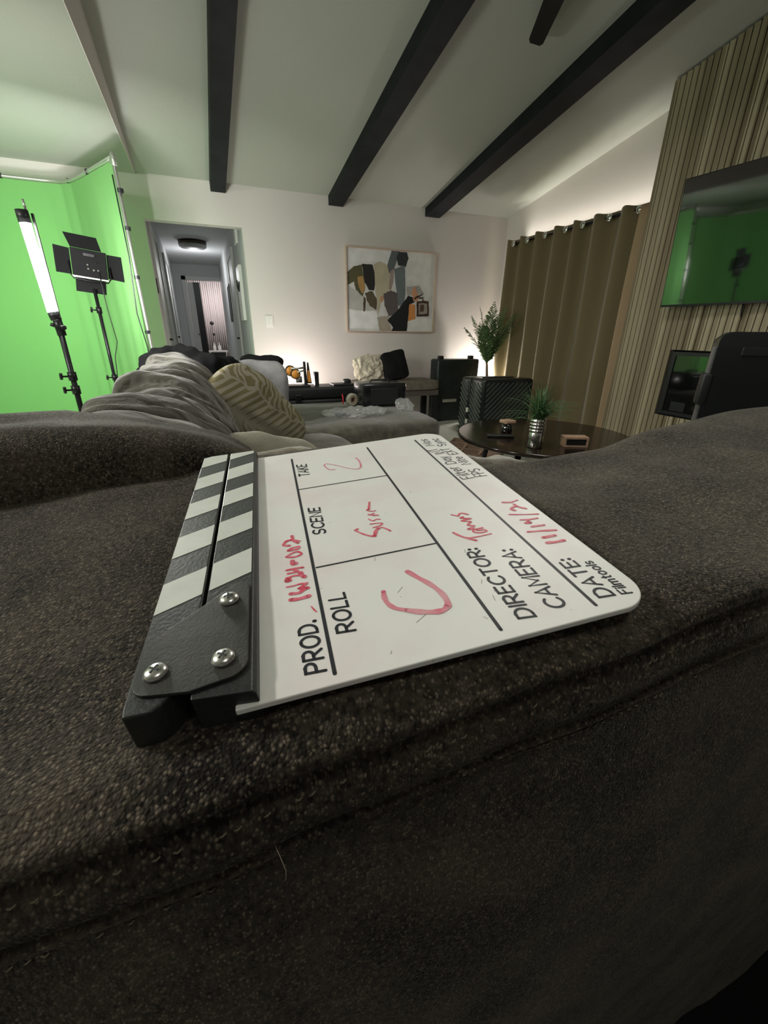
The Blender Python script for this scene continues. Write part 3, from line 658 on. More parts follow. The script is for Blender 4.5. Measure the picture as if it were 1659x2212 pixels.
# ------------------------------------------------------------------ slatted chimney breast
PX = 3.50
b = MB(); b.box(PX+.012, RX, -.5, 1.02, 0, 2.9).box(PX+.012, RX, 2.50, 3.02, 0, 2.80).box(PX+.012, RX, 1.02, 2.50, .97, 2.9).box(PX+.012, RX, 1.02, 2.50, 0, .47).box(PX+.14, RX, 1.02, 2.50, .47, .97)
b.make('chimney_breast', mat('slat_backing', (.02, .016, .011), .9))['kind'] = 'structure'
t = thing('slat_wall_panel', 'pale oak vertical slat cladding around the television and the fireplace', 'wall panelling', (PX, 1.5, 0))
b = MB(); k = 0
n0 = int(math.floor(-.4/.045)); 
for k in range(n0, 67):
    ya = k*.045+.0035; yb = ya+.038; top = cz(yb)-.012
    for za, zb in (((.02, .465), (.975, top)) if ya < 2.49 and yb > 1.03 else ((.02, top),)):
        b.box(PX, PX+.012, ya, yb, za, zb)
b.make('slats', M_['slat'], t)
# ------------------------------------------------------------------ fireplace
t = thing('electric_fireplace', 'black framed electric fireplace with a glass front set in the slatted wall', 'fireplace', (PX, 1.75, .72))
b = MB(); b.box(PX-.012, PX+.02, 2.455, 2.488, .48, .962).box(PX-.012, PX+.02, 1.03, 1.06, .48, .962).box(PX-.012, PX+.02, 1.06, 2.455, .935, .962).box(PX-.012, PX+.02, 1.06, 2.455, .48, .505)
b.make('frame', M_['black'], t)
MB().box(PX-.004, PX+.004, 1.06, 2.455, .505, .935).make('glass_front', M_['glassblack'], t)
MB().box(PX+.02, PX+.13, 1.06, 2.455, .49, .94).make('firebox', M_['black'], t)
MB().box(PX-.006, PX-.002, 2.28, 2.40, .515, .585).make('control_strip', M_['black'], t)
# ------------------------------------------------------------------ television
t = thing('television', 'large flat black television mounted on the slatted wall', 'television', (3.42, 1.87, 1.69))
Mt = TR((3.395, 1.865, 1.685), 0, -4, 5)
MB().box(0, .04, -.73, .73, -.405, .405, Mt, bev=.006).make('screen_housing', M_['black'], t)
MB().box(-.0015, .001, -.722, .722, -.390, .397, Mt).make('screen', M_['glassblack'], t)
MB().box(-.003, .002, -.728, .728, -.405, -.392, Mt).make('lower_bezel', M_['blackm'], t)
MB().box(.03, .085, -.2, .2, -.2, .2, Mt).make('wall_mount', M_['black'], t)
MB().tube([(3.46, 2.06, 1.30), (3.462, 2.06, 1.24), (3.464, 2.05, 1.20)], .006, 8).make('cable', M_['black'], t, True)
# ------------------------------------------------------------------ ceiling fan (only a blade tip is in view)
t = thing('ceiling_fan', 'dark ceiling fan whose blade reaches in at the top of the picture', 'ceiling fan', (1.60, 1.75, 2.6))
MB().tube([(1.6, 1.75, 2.74), (1.6, 1.75, 2.94)], .018, 12).make('down_rod', M_['blackm'], t, True)
MB().lathe([(0, -.09), (.10, -.08), (.12, -.02), (.12, .05), (.06, .07), (0, .07)], (1.6, 1.75, 2.68), 32).make('motor', M_['blackm'], t, True)
MB().lathe([(.0, -.155), (.12, -.14), (.16, -.10), (.16, -.085)], (1.6, 1.75, 2.68), 32).make('added_lamp_glass', mat('added_fan_glass', (.8, .8, .75), .5, emit=(1, .95, .85), estr=1.5), t, True)  # unseen lamp, added to the fan for the overhead fill
tip = Vector((2.19, 2.97, 2.75)); c0 = Vector((1.6, 1.75, 2.72)); base_a = math.atan2(tip.y-c0.y, tip.x-c0.x); Lb = (tip-c0).length
for k in range(5):
    a = base_a+k*2*math.pi/5
    b = MB(); prof = [(.12, .03), (.25, .055), (.8, .055), (1.18, .048), (Lb-.03, .046), (Lb, .032)]
    Mk = Matrix.Translation(c0) @ Matrix.Rotation(a, 4, 'Z') @ Matrix.Rotation(R(-1.2), 4, 'Y') @ Matrix.Rotation(R(14), 4, 'X')
    poly = [(x, w_) for x, w_ in prof]+[(x, -w_*1.0) for x, w_ in reversed(prof)]
    b.prism(poly, -.004, .004, Mk); b.make('blade', M_['fanwood'], t)
# ------------------------------------------------------------------ sectional sofa
sofa = thing('sectional_sofa', 'dark chenille sectional sofa with a chaise, filling the foreground and left side', 'sofa', (0, .3, 0))
crown = [(-1.3, .925), (-.2, .930), (-.05, .937), (.05, .949), (.1, .954), (.178, .960), (.22, .960), (.3, .958), (.4, .967), (.5, .980), (.7, .990), (1.0, .997), (2.3, .99)]
ridge = [(-1.3, .926), (-.1, .930), (.04, .938), (.14, .950), (.28, .958), (.6, .968), (1.0, .975), (2.3, .975)]
yoff = [(-1.3, 0), (-.1, 0), (.05, -.008), (.15, -.011), (.3, -.012), (2.3, -.012)]
yend = [(-1.3, .47), (-.05, .46), (.1, .43), (.27, .36), (.45, .33), (.7, .35), (1.2, .37), (2.3, .37)]
def top_z(x, y):
    r_ = lerp_tab(ridge, x); c_ = lerp_tab(crown, x)
    k = 1-sm(.15, .25, x)
    return r_+(c_-r_)*sm(.098, .124, y)+.05*(y-.2)*sm(.13, .22, y)*k-.010*sm(.2, .27, x)*sm(.22, .34, y)*(1-sm(.34, .52, x))
V = []; F = []
xs = [-1.3+i*.012 for i in range(int(3.6/.012)+1)]
np_ = None
for x in xs:
    rz = lerp_tab(ridge, x); ye = lerp_tab(yend, x); P = []
    wv = .0035*fbm((x*3, 0, 0), 3)+lerp_tab(yoff, x); zs = rz-.050
    for z in [0.02+(zs-.03)*i/26 for i in range(27)]:
        P.append((.1165+.004*math.sin(z*9)+wv+.004*fbm((x, z, 0), 6), z))
    P += [(.1175+wv, zs-.0035), (.1215+wv, zs-.0005), (.1225+wv, zs+.001), (.1200+wv, zs+.0035), (.1150+wv, zs+.008), (.1135+wv, zs+.016), (.1140+wv, zs+.024), (.1165+wv, rz-.018), (.1195+wv, rz-.0135), (.1190+wv, rz-.0115),
          (.1150+wv, rz-.0095), (.1120+wv, rz-.006), (.1115+wv, rz-.003), (.1125+wv, rz-.0006), (.1150+wv, rz+.0006)]
    k = 34
    for i in range(1, k+1):
        y = .1155+wv+(ye-.1155-wv)*i/k
        n_ = .0022*fbm((x, y, 5), 11)*sm(.12, .16, y)
        P.append((y, top_z(x, y)+n_+.0006))
    tz = top_z(x, ye)
    for i in range(1, 9):
        a = i/8*math.pi/2; P.append((ye+.055*math.sin(a), tz-.055*(1-math.cos(a))))
    P += [(ye+.062, tz-.12), (ye+.07, .7), (ye+.07, .40)]
    np_ = len(P); V += [(x, y, z) for y, z in P]
for i in range(len(xs)-1):
    for j in range(np_-1):
        a = i*np_+j; F.append((a, a+np_, a+np_+1, a+1))
F.append(tuple(range(np_))); F.append(tuple((len(xs)-1)*np_+j for j in range(np_)))
nb = mesh('near_back', V, F, M_['sofa'], sofa, True)
# stitching along the band and the seam
b = MB()
for (dz_, st, off) in ((.030, .0046, 0), (-.006, .0042, .0015), (-.011, .0046, .003)):
    x = -.35+off
    while x < .75:
        wv = .0035*fbm((x*3, 0, 0), 3)+lerp_tab(yoff, x); zz = lerp_tab(ridge, x)-.05+dz_
        if random.random() < .62:
            yy = (.1136 if dz_ > 0 else .1160)+wv+(.004*math.sin(zz*9)+.004*fbm((x, zz, 0), 6) if dz_ < 0 else 0)
            b.tube([(x, yy, zz+random.uniform(-.0012, .0012)), (x+.0013, yy-.0006, zz+.0004), (x+.0026, yy, zz+.0008)], .00042, 5)
        x += st*random.uniform(.9, 1.5)
b.make('stitching', mat('stitch_thread', (.16, .145, .095), .8), sofa, True)['label'] = 'pale olive stitching'
bpy.data.objects['stitching']['kind'] = 'stuff'
# back cushions of the near run
puffy('back_cushion', (.86, .215, .50), TR((-.36, .515, .757)), M_['sofa'], sofa, 30, 4.2, .12, None, .016, 6, 3)
puffy('back_cushion', (.9, .2, .46), TR((1.20, .53, .70)), M_['sofa'], sofa, 20, 4, .12, None, .012, 6, 8)
# near run seat and base
puffy('seat_cushion', (1.25, .9, .22), TR((1.45, .93, .36)), M_['sofa'], sofa, 18, 7, .03)
puffy('seat_cushion', (1.30, .9, .22), TR((.16, .93, .36)), M_['sofa'], sofa, 18, 7, .03)
MB().box(-.44, 2.25, .19, 1.28, .05, .27, bev=.03).make('base', M_['sofa'], sofa, True)
# left run: frame, seat, chaise
MB().box(-.46, -.30, .5, 4.05, .04, .74, bev=.04, seg=4).make('side_back', M_['sofafar'], sofa, True)
puffy('seat_cushion', (1.20, 1.55, .24), TR((.20, 2.10, .345)), M_['sofafar'], sofa, 22, 7, .03, None, .01, 3)
puffy('chaise_cushion', (2.05, 1.22, .30), TR((.69, 3.47, .315)), M_['sofafar'], sofa, 26, 8, .02, None, .012, 3)
MB().box(-.5, 1.66, 2.9, 4.02, .04, .22, bev=.02).box(-.5, .72, 1.3, 2.9, .04, .24).make('chaise_base', M_['sofafar'], sofa, True)
# wrinkled back cushions of the left run
def folds(cx, k1, ph, a):
    def f(p):
        # creases fan out from the upper edge of the cushion
        ang = p.y*k1+p.z*9+2.2*noise.noise(Vector((p.x*3+ph, p.y*3, p.z*3)))
        s_ = 1-abs(math.sin(ang)); s2 = 1-abs(math.sin(ang*1.7+1.3+2*noise.noise(Vector((p.y*4, p.z*4, ph)))))
        return -a*(s_**2.2)-.5*a*(s2**3)
    return f
def lean(M, k):
    Sh = Matrix.Identity(4); Sh[0][2] = -k; return M @ Sh
puffy('back_cushion', (.31, .88, .50), lean(TR((-.06, 1.00, .705), 0, 0, 0), .32), M_['cushfar'], sofa, 90, 3.0, .10, folds(0, 24, 1, .040), .03, 4, 1)
puffy('back_cushion', (.35, .84, .51), lean(TR((-.075, 1.76, .702), 0, 0, 0), .36), M_['cushfar'], sofa, 80, 3.0, .10, folds(0, 20, 4, .038), .03, 4, 5)
puffy('back_cushion', (.37, .84, .52), lean(TR((-.07, 2.50, .700), 0, 0, 0), .36), M_['cushfar'], sofa, 64, 3.0, .10, folds(0, 15, 7, .032), .03, 4, 9)
# ------------------------------------------------------------------ pillows, throw
def leaf_material():
    m = bpy.data.materials.new('leaf_print'); m.use_nodes = True; nt = m.node_tree; b = nt.nodes['Principled BSDF']; N = nt.nodes.new; L = nt.links.new
    b.inputs['Roughness'].default_value = .9; b.inputs['Specular IOR Level'].default_value = .15
    tc = N('ShaderNodeTexCoord')
    nz = N('ShaderNodeTexNoise'); nz.inputs['Scale'].default_value = 9; L(tc.outputs['Object'], nz.inputs['Vector'])
    def dot(v):
        d = N('ShaderNodeVectorMath'); d.operation = 'DOT_PRODUCT'; L(tc.outputs['Object'], d.inputs[0]); d.inputs[1].default_value = v; return d.outputs['Value']
    def mth(op, a, b_=None, c=None):
        q = N('ShaderNodeMath'); q.operation = op
        for i, v in enumerate((a, b_, c)):
            if v is None: continue
            if isinstance(v, (int, float)): q.inputs[i].default_value = v
            else: L(v, q.inputs[i])
        return q.outputs[0]
    u = dot((.75, .25, -.60)); v = dot((.55, .1, .80)); 
    v = mth('ADD', v, mth('MULTIPLY', nz.outputs['Fac'], .16))
    fr = mth('ABSOLUTE', mth('SUBTRACT', mth('FRACT', mth('DIVIDE', v, .26)), .5))      # distance from a rib
    st = mth('SINE', mth('MULTIPLY', mth('ADD', mth('ADD', u, mth('MULTIPLY', fr, .16)), mth('MULTIPLY', nz.outputs['Fac'], .10)), 170))
    leaf = mth('GREATER_THAN', st, mth('MULTIPLY_ADD', fr, 3.4, -.55))
    rib = mth('GREATER_THAN', fr, .03)
    fac = mth('MULTIPLY', leaf, rib)
    mx = N('ShaderNodeMix'); mx.data_type = 'RGBA'; mx.inputs['A'].default_value = (.27, .25, .185, 1); mx.inputs['B'].default_value = (.155, .135, .07, 1)
    L(fac, mx.inputs['Factor']); L(mx.outputs['Result'], b.inputs['Base Color'])
    n2 = N('ShaderNodeTexNoise'); n2.inputs['Scale'].default_value = 260; L(tc.outputs['Object'], n2.inputs['Vector'])
    bp = N('ShaderNodeBump'); bp.inputs['Strength'].default_value = .5; bp.inputs['Distance'].default_value = .002; L(n2.outputs['Fac'], bp.inputs['Height']); L(bp.outputs['Normal'], b.inputs['Normal'])
    return m
def frame_at(loc, ux, uz):
    """matrix with local x along ux, z as near uz as possible"""
    X = Vector(ux).normalized(); Z = Vector(uz); Z = (Z-X*Z.dot(X)).normalized(); Y = Z.cross(X)
    M = Matrix((X, Y, Z)).transposed().to_4x4(); M.translation = Vector(loc); return M
t = thing('leaf_pillow', 'beige throw pillow printed with olive leaves on the left sofa run', 'pillow', (.25, 2.28, .70), 'throw pillows')
puffy('pillow_body', (.54, .16, .37), frame_at((.20, 2.24, .672), (.62, .12, -.66), (.45, .25, .9)), leaf_material(), t, 30, 3.6, .45, None, .015, 5, 2)
t = thing('grey_pillow', 'smooth silver grey pillow standing in the sofa corner beyond the leaf pillow', 'pillow', (.34, 3.25, .6), 'throw pillows')
puffy('pillow_body', (.36, .16, .42), frame_at((.345, 3.14, .685), (1, -.1, .02), (.12, .1, 1)), M_['greycloth'], t, 28, 4.5, .25, None, .018, 4, 6)
t = thing('beige_pillow', 'plain light beige cushion slumped on the left run beside the slate', 'pillow', (.15, 1.05, .6), 'throw pillows')
puffy('pillow_body', (.38, .13, .34), frame_at((.13, 1.05, .675), (.8, .3, -.36), (.2, .4, .9)), M_['beige'], t, 28, 3.2, .35, None, .02, 5, 4)
t = thing('olive_pillow', 'fuzzy olive brown patterned pillow lying just beyond the slate', 'pillow', (.28, .66, .6), 'throw pillows')
olive = mat('olive_fuzz', (.085, .06, .025), .95, col2=(.20, .185, .10), nscale=26, bump=1.0, bscale=240, sheen=.5)
puffy('pillow_body', (.80, .22, .36), frame_at((.32, .66, .690), (1, .02, -.14), (0, .30, 1)), olive, t, 34, 5.0, .20, None, .018, 8, 4)
# jacket over the far corner
t = thing('dark_jacket', 'black jacket draped over the far corner of the sofa back', 'jacket', (-.05, 3.1, .8))
puffy('jacket_body', (.62, .50, .30), TR((-.06, 3.08, .815), 0, 14, 8), M_['blackmatte'], t, 30, 2.6, .1, folds(0, 11, 3, .015), .06, 6, 3)
puffy('jacket_sleeve', (.30, .16, .10), TR((.40, 3.42, .865), 0, 4, 0), M_['blackmatte'], t, 16, 3, .2, None, .02, 8, 3)
# ------------------------------------------------------------------ things on the chaise
t = thing('gear_box', 'small glossy black equipment box standing on the chaise', 'box', (1.43, 3.66, .465))
MB().box(1.23, 1.64, 3.54, 3.80, .474, .672, bev=.018, seg=3).make('box_body', M_['casegloss'], t, True)
b = MB(); b.box(1.30, 1.56, 3.532, 3.545, .49, .63, bev=.004); b.make('front_panel', mat('dark_grey_panel', (.018, .02, .02), .35), t)
for x in (1.255, 1.60): MB().box(x, x+.03, 3.53, 3.55, .60, .65, bev=.004).make('latch', M_['blackm'], t)
MB().tube([(1.33, 3.66, .663), (1.35, 3.66, .69), (1.52, 3.66, .69), (1.54, 3.66, .663)], .008, 8).make('handle', M_['black'], t, True)
t = thing('tape_roll', 'roll of tan tape standing against the left end of the gear box', 'tape roll', (1.20, 3.72, .466))
MB().lathe([(.03, -.022), (.055, -.022), (.055, .022), (.03, .022), (.03, -.022)], n=28, M=TR((1.185, 3.70, .522), 90, 0, 10)).make('tape', M_['beige'], t, True)
MB().lathe([(.026, -.024), (.030, -.024), (.030, .024), (.026, .024), (.026, -.024)], n=28, M=TR((1.185, 3.70, .522), 90, 0, 10)).make('core', M_['card'], t, True)
tag(MB().tube([(1.12, 3.78, .475), (1.125, 3.79, .53), (1.12, 3.80, .56)], .006, 6).make('red_strap', mat('red_webbing', (.7, .03, .05), .6), None, True), 'short bright red strap end beside the tape roll', 'strap')
def crumple(name, loc, dims, label, seed):
    o = puffy(name, dims, TR(loc), M_['clear'], None, 26, 2.4, .1, lambda p: .5*abs(noise.noise(p*22+Vector((seed, 0, 0))))*.05, .03, 12, seed)
    for p in o.data.polygons: p.use_smooth = False
    return tag(o, label, 'plastic bag')
crumple('plastic_bag', (1.08, 3.29, .483), (.50, .28, .055), 'flattened crumpled clear plastic bag on top of the chaise', 1)
crumple('plastic_wrap', (1.55, 3.36, .500), (.12, .12, .08), 'small balled clump of clear plastic at the right edge of the chaise', 5)
tag(MB().box(.90, .99, 3.25, 3.29, .468, .488, bev=.005).make('black_remote', M_['black']), 'small black remote by the left end of the plastic bag', 'remote')
# ------------------------------------------------------------------ long case behind the chaise
t = thing('long_gear_case', 'long low black gear case standing behind the chaise by the back wall', 'case', (1.08, 4.48, 0))
b = MB(); b.box(.68, 1.46, 4.32, 4.64, 0, .45, bev=.02, seg=3); b.make('case_body', M_['black'], t, True)
MB().box(.67, 1.47, 4.31, 4.65, .455, .565, bev=.02, seg=3).make('case_lid', M_['black'], t, True)
for x in (.72, 1.20): MB().box(x, x+.24, 4.36, 4.52, .565, .585, bev=.004).make('lid_rib', M_['black'], t)
for x, h in ((.70, .66), (1.05, .70)):
    MB().box(x-.022, x+.022, 4.46, 4.52, .56, h, bev=.005).make('stacking_post', M_['black'], t)
MB().box(1.33, 1.41, 4.42, 4.50, .56, .625, bev=.02, seg=3).make('caster', M_['black'], t, True)
for x in (.82, 1.30): MB().box(x-.03, x+.03, 4.30, 4.325, .40, .50, bev=.005).make('latch', M_['blackm'], t)
MB().tube([(1.0, 4.31, .38), (1.0, 4.285, .38), (1.14, 4.285, .38), (1.14, 4.31, .38)], .008, 8).make('handle', M_['black'], t, True)
# orange tool
t = thing('orange_tool', 'small orange and black tool with two round discs on the long black case', 'tool', (.86, 4.5, .585))
for (x, z, r) in ((.79, .715, .048), (.835, .685, .046)):
    dsk = MB().lathe([(0, -.012), (r, -.012), (r, .012), (0, .012)], n=32, M=TR((x, 4.49 if x < .8 else 4.47, z), 90)).make('disc', M_['orange'], t, True)
    MB().lathe([(r-.004, -.014), (r+.004, -.014), (r+.004, .014), (r-.004, .014), (r-.004, -.014)], n=32, M=TR((x, 4.49 if x < .8 else 4.47, z), 90)).make('ring', M_['black'], dsk, True)
b = MB(); b.tube([(.79, 4.46, .74), (.86, 4.46, .735), (.93, 4.47, .745)], .010, 8).tube([(.85, 4.45, .70), (.93, 4.46, .72)], .008, 8).box(.84, .90, 4.47, 4.49, .60, .66); b.make('arm', M_['pipe'], t, True)
b = MB(); b.prism([(.925, .586), (.955, .586), (.945, .80), (.925, .80)], 0, .03, Matrix(((1, 0, 0, 0), (0, 0, 1, 4.48), (0, 1, 0, 0), (0, 0, 0, 1))))
b.prism([(.955, .586), (1.005, .586), (.98, .79), (.968, .79)], .0, .02, Matrix(((1, 0, 0, 0), (0, 0, 1, 4.50), (0, 1, 0, 0), (0, 0, 0, 1)))); b.make('upright', M_['black'], t)
MB().prism([(.962, .60), (.996, .60), (.982, .715), (.966, .715)], 0, .004, Matrix(((1, 0, 0, 0), (0, 0, 1, 4.494), (0, 1, 0, 0), (0, 0, 0, 1)))).make('orange_panel', M_['orange'], t)
# ------------------------------------------------------------------ bench with two pillows
t = thing('upholstered_bench', 'low bench with a grey brown cushion and black legs against the back wall', 'bench', (2.2, 5.0, 0))
puffy('seat_cushion', (1.08, .42, .12), TR((2.15, 5.0, .485)), mat('bench_cloth', (.17, .145, .11), .9, noise_amt=.15, bump=.4), t, 20, 9, .02)
MB().box(1.62, 2.68, 4.82, 5.18, .36, .425, bev=.005).make('bench_rail', mat('bench_rail', (.10, .085, .07), .7), t)
for x in (1.66, 2.60):
    for y in (4.84, 5.12): MB().box(x, x+.075, y, y+.04, 0, .36, bev=.003).make('leg', M_['black'], t)
t = thing('ruffled_pillow', 'cream ruffled pillow leaning on the wall at the left of the bench', 'pillow', (1.83, 5.0, .55), 'pillows on the bench')
cream = mat('cream_fringe', (.62, .56, .44), .9, noise_amt=.18, nscale=60, bump=1.0, bscale=90)
puffy('pillow_body', (.38, .15, .31), frame_at((1.83, 5.02, .675), (.97, 0, .12), (-.30, .2, 1)), cream, t, 34, 3.4, .35, lambda p: .012*math.sin(p.x*90+3*noise.noise(p*14))*abs(noise.noise(p*9)), .03, 14, 2)
t = thing('black_pillow', 'black square pillow leaning against the cream ruffled pillow on the bench', 'pillow', (2.10, 4.98, .55), 'pillows on the bench')
puffy('pillow_body', (.30, .15, .33), frame_at((2.13, 4.96, .712), (.95, -.1, .22), (-.18, .2, 1)), M_['blackmatte'], t, 28, 7, .30, None, .012, 6, 7)
# ------------------------------------------------------------------ hard cases
def ribs(bm_, P0, ux, uz, w_, h_, nrm, n, th=.004, rw=.010, diag=1):
    """diagonal raised ribs over a rectangle"""
    X = Vector(ux).normalized(); Z = Vector(uz).normalized(); Nn = Vector(nrm).normalized(); P0 = Vector(P0)
    s = (w_+h_)/n
    for k in range(n):
        c = k*s+s/2
        if diag > 0: a = (max(0, c-h_), min(h_, c)); e = (min(w_, c), max(0, c-w_))
        else: a = (max(0, c-h_), h_-min(h_, c)); e = (min(w_, c), h_-max(0, c-w_))
        if abs(a[0]-e[0]) < .012: continue
        pa = P0+X*a[0]+Z*a[1]; pe = P0+X*e[0]+Z*e[1]; d = (pe-pa).normalized(); q = d.cross(Nn)*rw/2
        V_ = [pa-q, pa+q, pe+q, pe-q]; V_ = [v-Nn*.001 for v in V_]+[v+Nn*th for v in V_]
        bm_.add(V_, [(0, 1, 2, 3), (4, 7, 6, 5), (0, 4, 5, 1), (1, 5, 6, 2), (2, 6, 7, 3), (3, 7, 4, 0)])
t = thing('tall_ribbed_case', 'tall black ribbed hard case upright against the back wall by the palm', 'case', (3.0, 5.0, 0))
MB().box(2.71, 3.32, 4.93, 5.14, .01, .775, bev=.025, seg=3).make('case_shell', M_['casek'], t, True)
b = MB(); ribs(b, (2.74, 4.93, .04), (1, 0, 0), (0, 0, 1), .55, .70, (0, -1, 0), 22, .004, .012, -1); b.make('ribs', M_['casek'], t)
for x in (2.78, 3.22): MB().box(x-.03, x+.03, 4.97, 5.03, .77, .815, bev=.006).make('latch', M_['black'], t)
MB().box(2.80, 3.0, 4.90, 4.935, .25, .29, bev=.006).make('buckle', M_['pipe'], t)
t = thing('large_ribbed_case', 'large dark green black hard case upright behind the round table', 'case', (2.83, 3.87, 0))
A = Vector((2.58, 3.71, 0)); ux = Vector((.56, -.07, 0)).normalized(); uy = Vector((-.05, .36, 0)).normalized()
Mc = Matrix((ux, uy, Vector((0, 0, 1)))).transposed().to_4x4(); Mc.translation = A
W_, D_, H_ = .564, .363, .66
b = MB(); b.box(0, W_, 0, .205, .015, H_, Mc, bev=.028, seg=4); b.make('case_shell', M_['casegloss'], t, True)
b = MB(); b.box(0, W_, .222, D_, .015, H_-.004, Mc, bev=.028, seg=4).box(.012, W_-.012, .19, .24, .03, H_-.012, Mc); b.make('case_lid', M_['casek'], t, True)
b = MB()
def w(v): return Mc @ Vector(v)
ribs(b, w((0, .195, .05)), -uy, (0, 0, 1), .17, .56, -ux, 14, .004, .022, 1)
ribs(b, w((0, .355, .05)), -uy, (0, 0, 1), .12, .56, -ux, 13, .004, .022, 1)
ribs(b, w((.03, 0, .04)), ux, (0, 0, 1), .50, .58, -uy, 20, .002, .014, -1); b.make('ribs', mat('rib_reflection', (.07, .09, .075), .28), t)  # green reflection put into the rib colour
for z in (.18, .30): MB().box(-.016, .004, .195, .23, z, z+.05, Mc, bev=.004).make('latch', M_['pipe'], t)
MB().box(.10, .40, .10, .17, H_-.004, H_+.008, Mc, bev=.004).make('handle', M_['black'], t)
for x in (.06, W_-.06):
    for y in (.05, D_-.06): MB().box(x-.02, x+.02, y-.02, y+.02, 0, .02, Mc).make('foot', M_['black'], t)
t = thing('tall_black_trunk', 'tall smooth black trunk case at the right in front of the fireplace', 'case', (2.8, 1.3, 0))
Mx = TR((2.425, 1.50, 0), 0, 0, -50) @ Matrix(((1, 0, 0, 0), (0, 0, 1, 0), (0, 1, 0, 0), (0, 0, 0, 1)))
MB().prism(rounded([(0, .012), (.68, .012), (.68, 1.10), (0, 1.10)], [.03, .03, .05, .05], 6), 0, .10, Mx).make('trunk_lid', M_['casegloss'], t)
MB().prism(rounded([(.015, .012), (.67, .012), (.67, 1.085), (.015, 1.085)], .04, 5), .105, .28, Mx).make('trunk_body', M_['black'], t)
MB().prism(rounded([(.05, .06), (.63, .06), (.63, 1.05), (.05, 1.05)], .05, 6), -.010, .001, Mx).make('lid_panel', M_['casegloss'], t)
MB().box(-.012, .006, .60, 1.03, .015, .09, Mx, bev=.006).make('edge_rail', mat('grey_edge', (.10, .10, .10), .3), t)
MB().box(-.028, .02, .74, .90, -.006, .10, Mx, bev=.012, seg=3).make('hinge', M_['black'], t, True)
MB().box(.10, .30, .99, 1.03, -.018, -.008, Mx, bev=.004).make('name_plate', M_['black'], t)
# ------------------------------------------------------------------ coffee table and what stands on it
t = thing('round_coffee_table', 'round dark glossy coffee table in front of the slatted wall', 'table', (2.18, 2.36, 0))
MB().lathe([(0, .385), (.57, .385), (.60, .395), (.60, .412), (.592, .42), (0, .42)], (2.18, 2.36, 0), 72).make('table_top', M_['tablewood'], t, True)
for k in range(4):
    a = k*math.pi/2+.5; MB().tube([(2.18+.40*math.cos(a), 2.36+.40*math.sin(a), .39), (2.18+.46*math.cos(a), 2.36+.46*math.sin(a), .0)], [.022, .014], 10).make('leg', M_['blackm'], t, True)
for p in bpy.data.objects['table_top'].data.polygons:
    if abs(p.normal.z) > .9: p.use_smooth = False
px, py = 1.87, 2.08
t = thing('grass_plant', 'spiky green grass plant in a banded silver pot on the round table', 'potted plant', (px, py, .42))
prof = [(.046, .421), (.048, .425), (.046, .515)]
for k in range(4):
    z = .518+k*.020; prof += [(.044, z), (.050, z+.006), (.050, z+.012), (.044, z+.018)]
prof += [(.046, .60), (.042, .60), (.040, .585), (0, .585)]
MB().lathe(prof, (px, py, 0), 32).make('pot', M_['silver'], t, True)
b = MB()
for k in range(150):
    a = random.uniform(0, 2*math.pi); out = random.random()**.8*.25; h = random.uniform(.13, .29)*(1-out*1.2)
    p0 = Vector((px+random.uniform(-.02, .02), py+random.uniform(-.02, .02), .58)); wd = random.uniform(.003, .006)
    d = Vector((math.cos(a), math.sin(a), 0)); sd = Vector((-d.y, d.x, 0)); V = []
    for i in range(7):
        s_ = i/6; c = p0+d*out*s_**1.6+Vector((0, 0, h*s_-out*.35*s_**3)); ww = wd*(1-s_**2)+.0002
        V += [c-sd*ww, c+sd*ww+Vector((0, 0, .0006))]
    b.add(V, [(2*i, 2*i+1, 2*i+3, 2*i+2) for i in range(6)])
# one long stray blade to the left
b.tube([(px-.02, py, .59), (px-.09, py+.08, .60), (px-.16, py+.15, .555)], [.003, .002, .0008], 5)
g = b.make('grass_blades', M_['leaf'], t); so = g.modifiers.new('t', 'SOLIDIFY'); so.thickness = .0006
t = thing('lidded_jar', 'small dark jar with a light wooden lid on the round table', 'jar', (1.97, 2.50, .42))
MB().lathe([(.036, .421), (.040, .43), (.040, .485), (0, .485)], (1.97, 2.50, 0), 28).make('jar_body', M_['glassblack'], t, True)
MB().box(1.925, 2.015, 2.46, 2.54, .486, .51, bev=.006).make('lid', M_['lightwood'], t)
t = thing('table_remote', 'slim black remote lying near the left edge of the round table', 'remote', (1.83, 2.36, .42))
MB().box(-.09, .09, -.02, .02, .0, .018, TR((1.83, 2.38, .421), 0, 0, -28), bev=.005).make('remote_body', M_['black'], t, True)
MB().box(-.07, .02, -.012, .012, .018, .020, TR((1.83, 2.38, .421), 0, 0, -28)).make('button_pad', M_['blackm'], t)
t = thing('wooden_dock', 'small open-fronted wooden box with a black inside at the right of the table', 'box', (2.17, 2.08, .42))
Mw = TR((2.13, 2.02, .421), 0, 0, -24)
b = MB(); b.box(-.075, .075, -.04, .04, .05, .062, Mw).box(-.075, .075, -.04, .04, 0, .01, Mw).box(-.075, -.063, -.04, .04, .01, .05, Mw).box(.063, .075, -.04, .04, .01, .05, Mw); b.make('dock_shell', M_['lightwood'], t)
MB().box(-.062, .062, -.037, .04, .011, .049, Mw).make('insert', M_['black'], t)
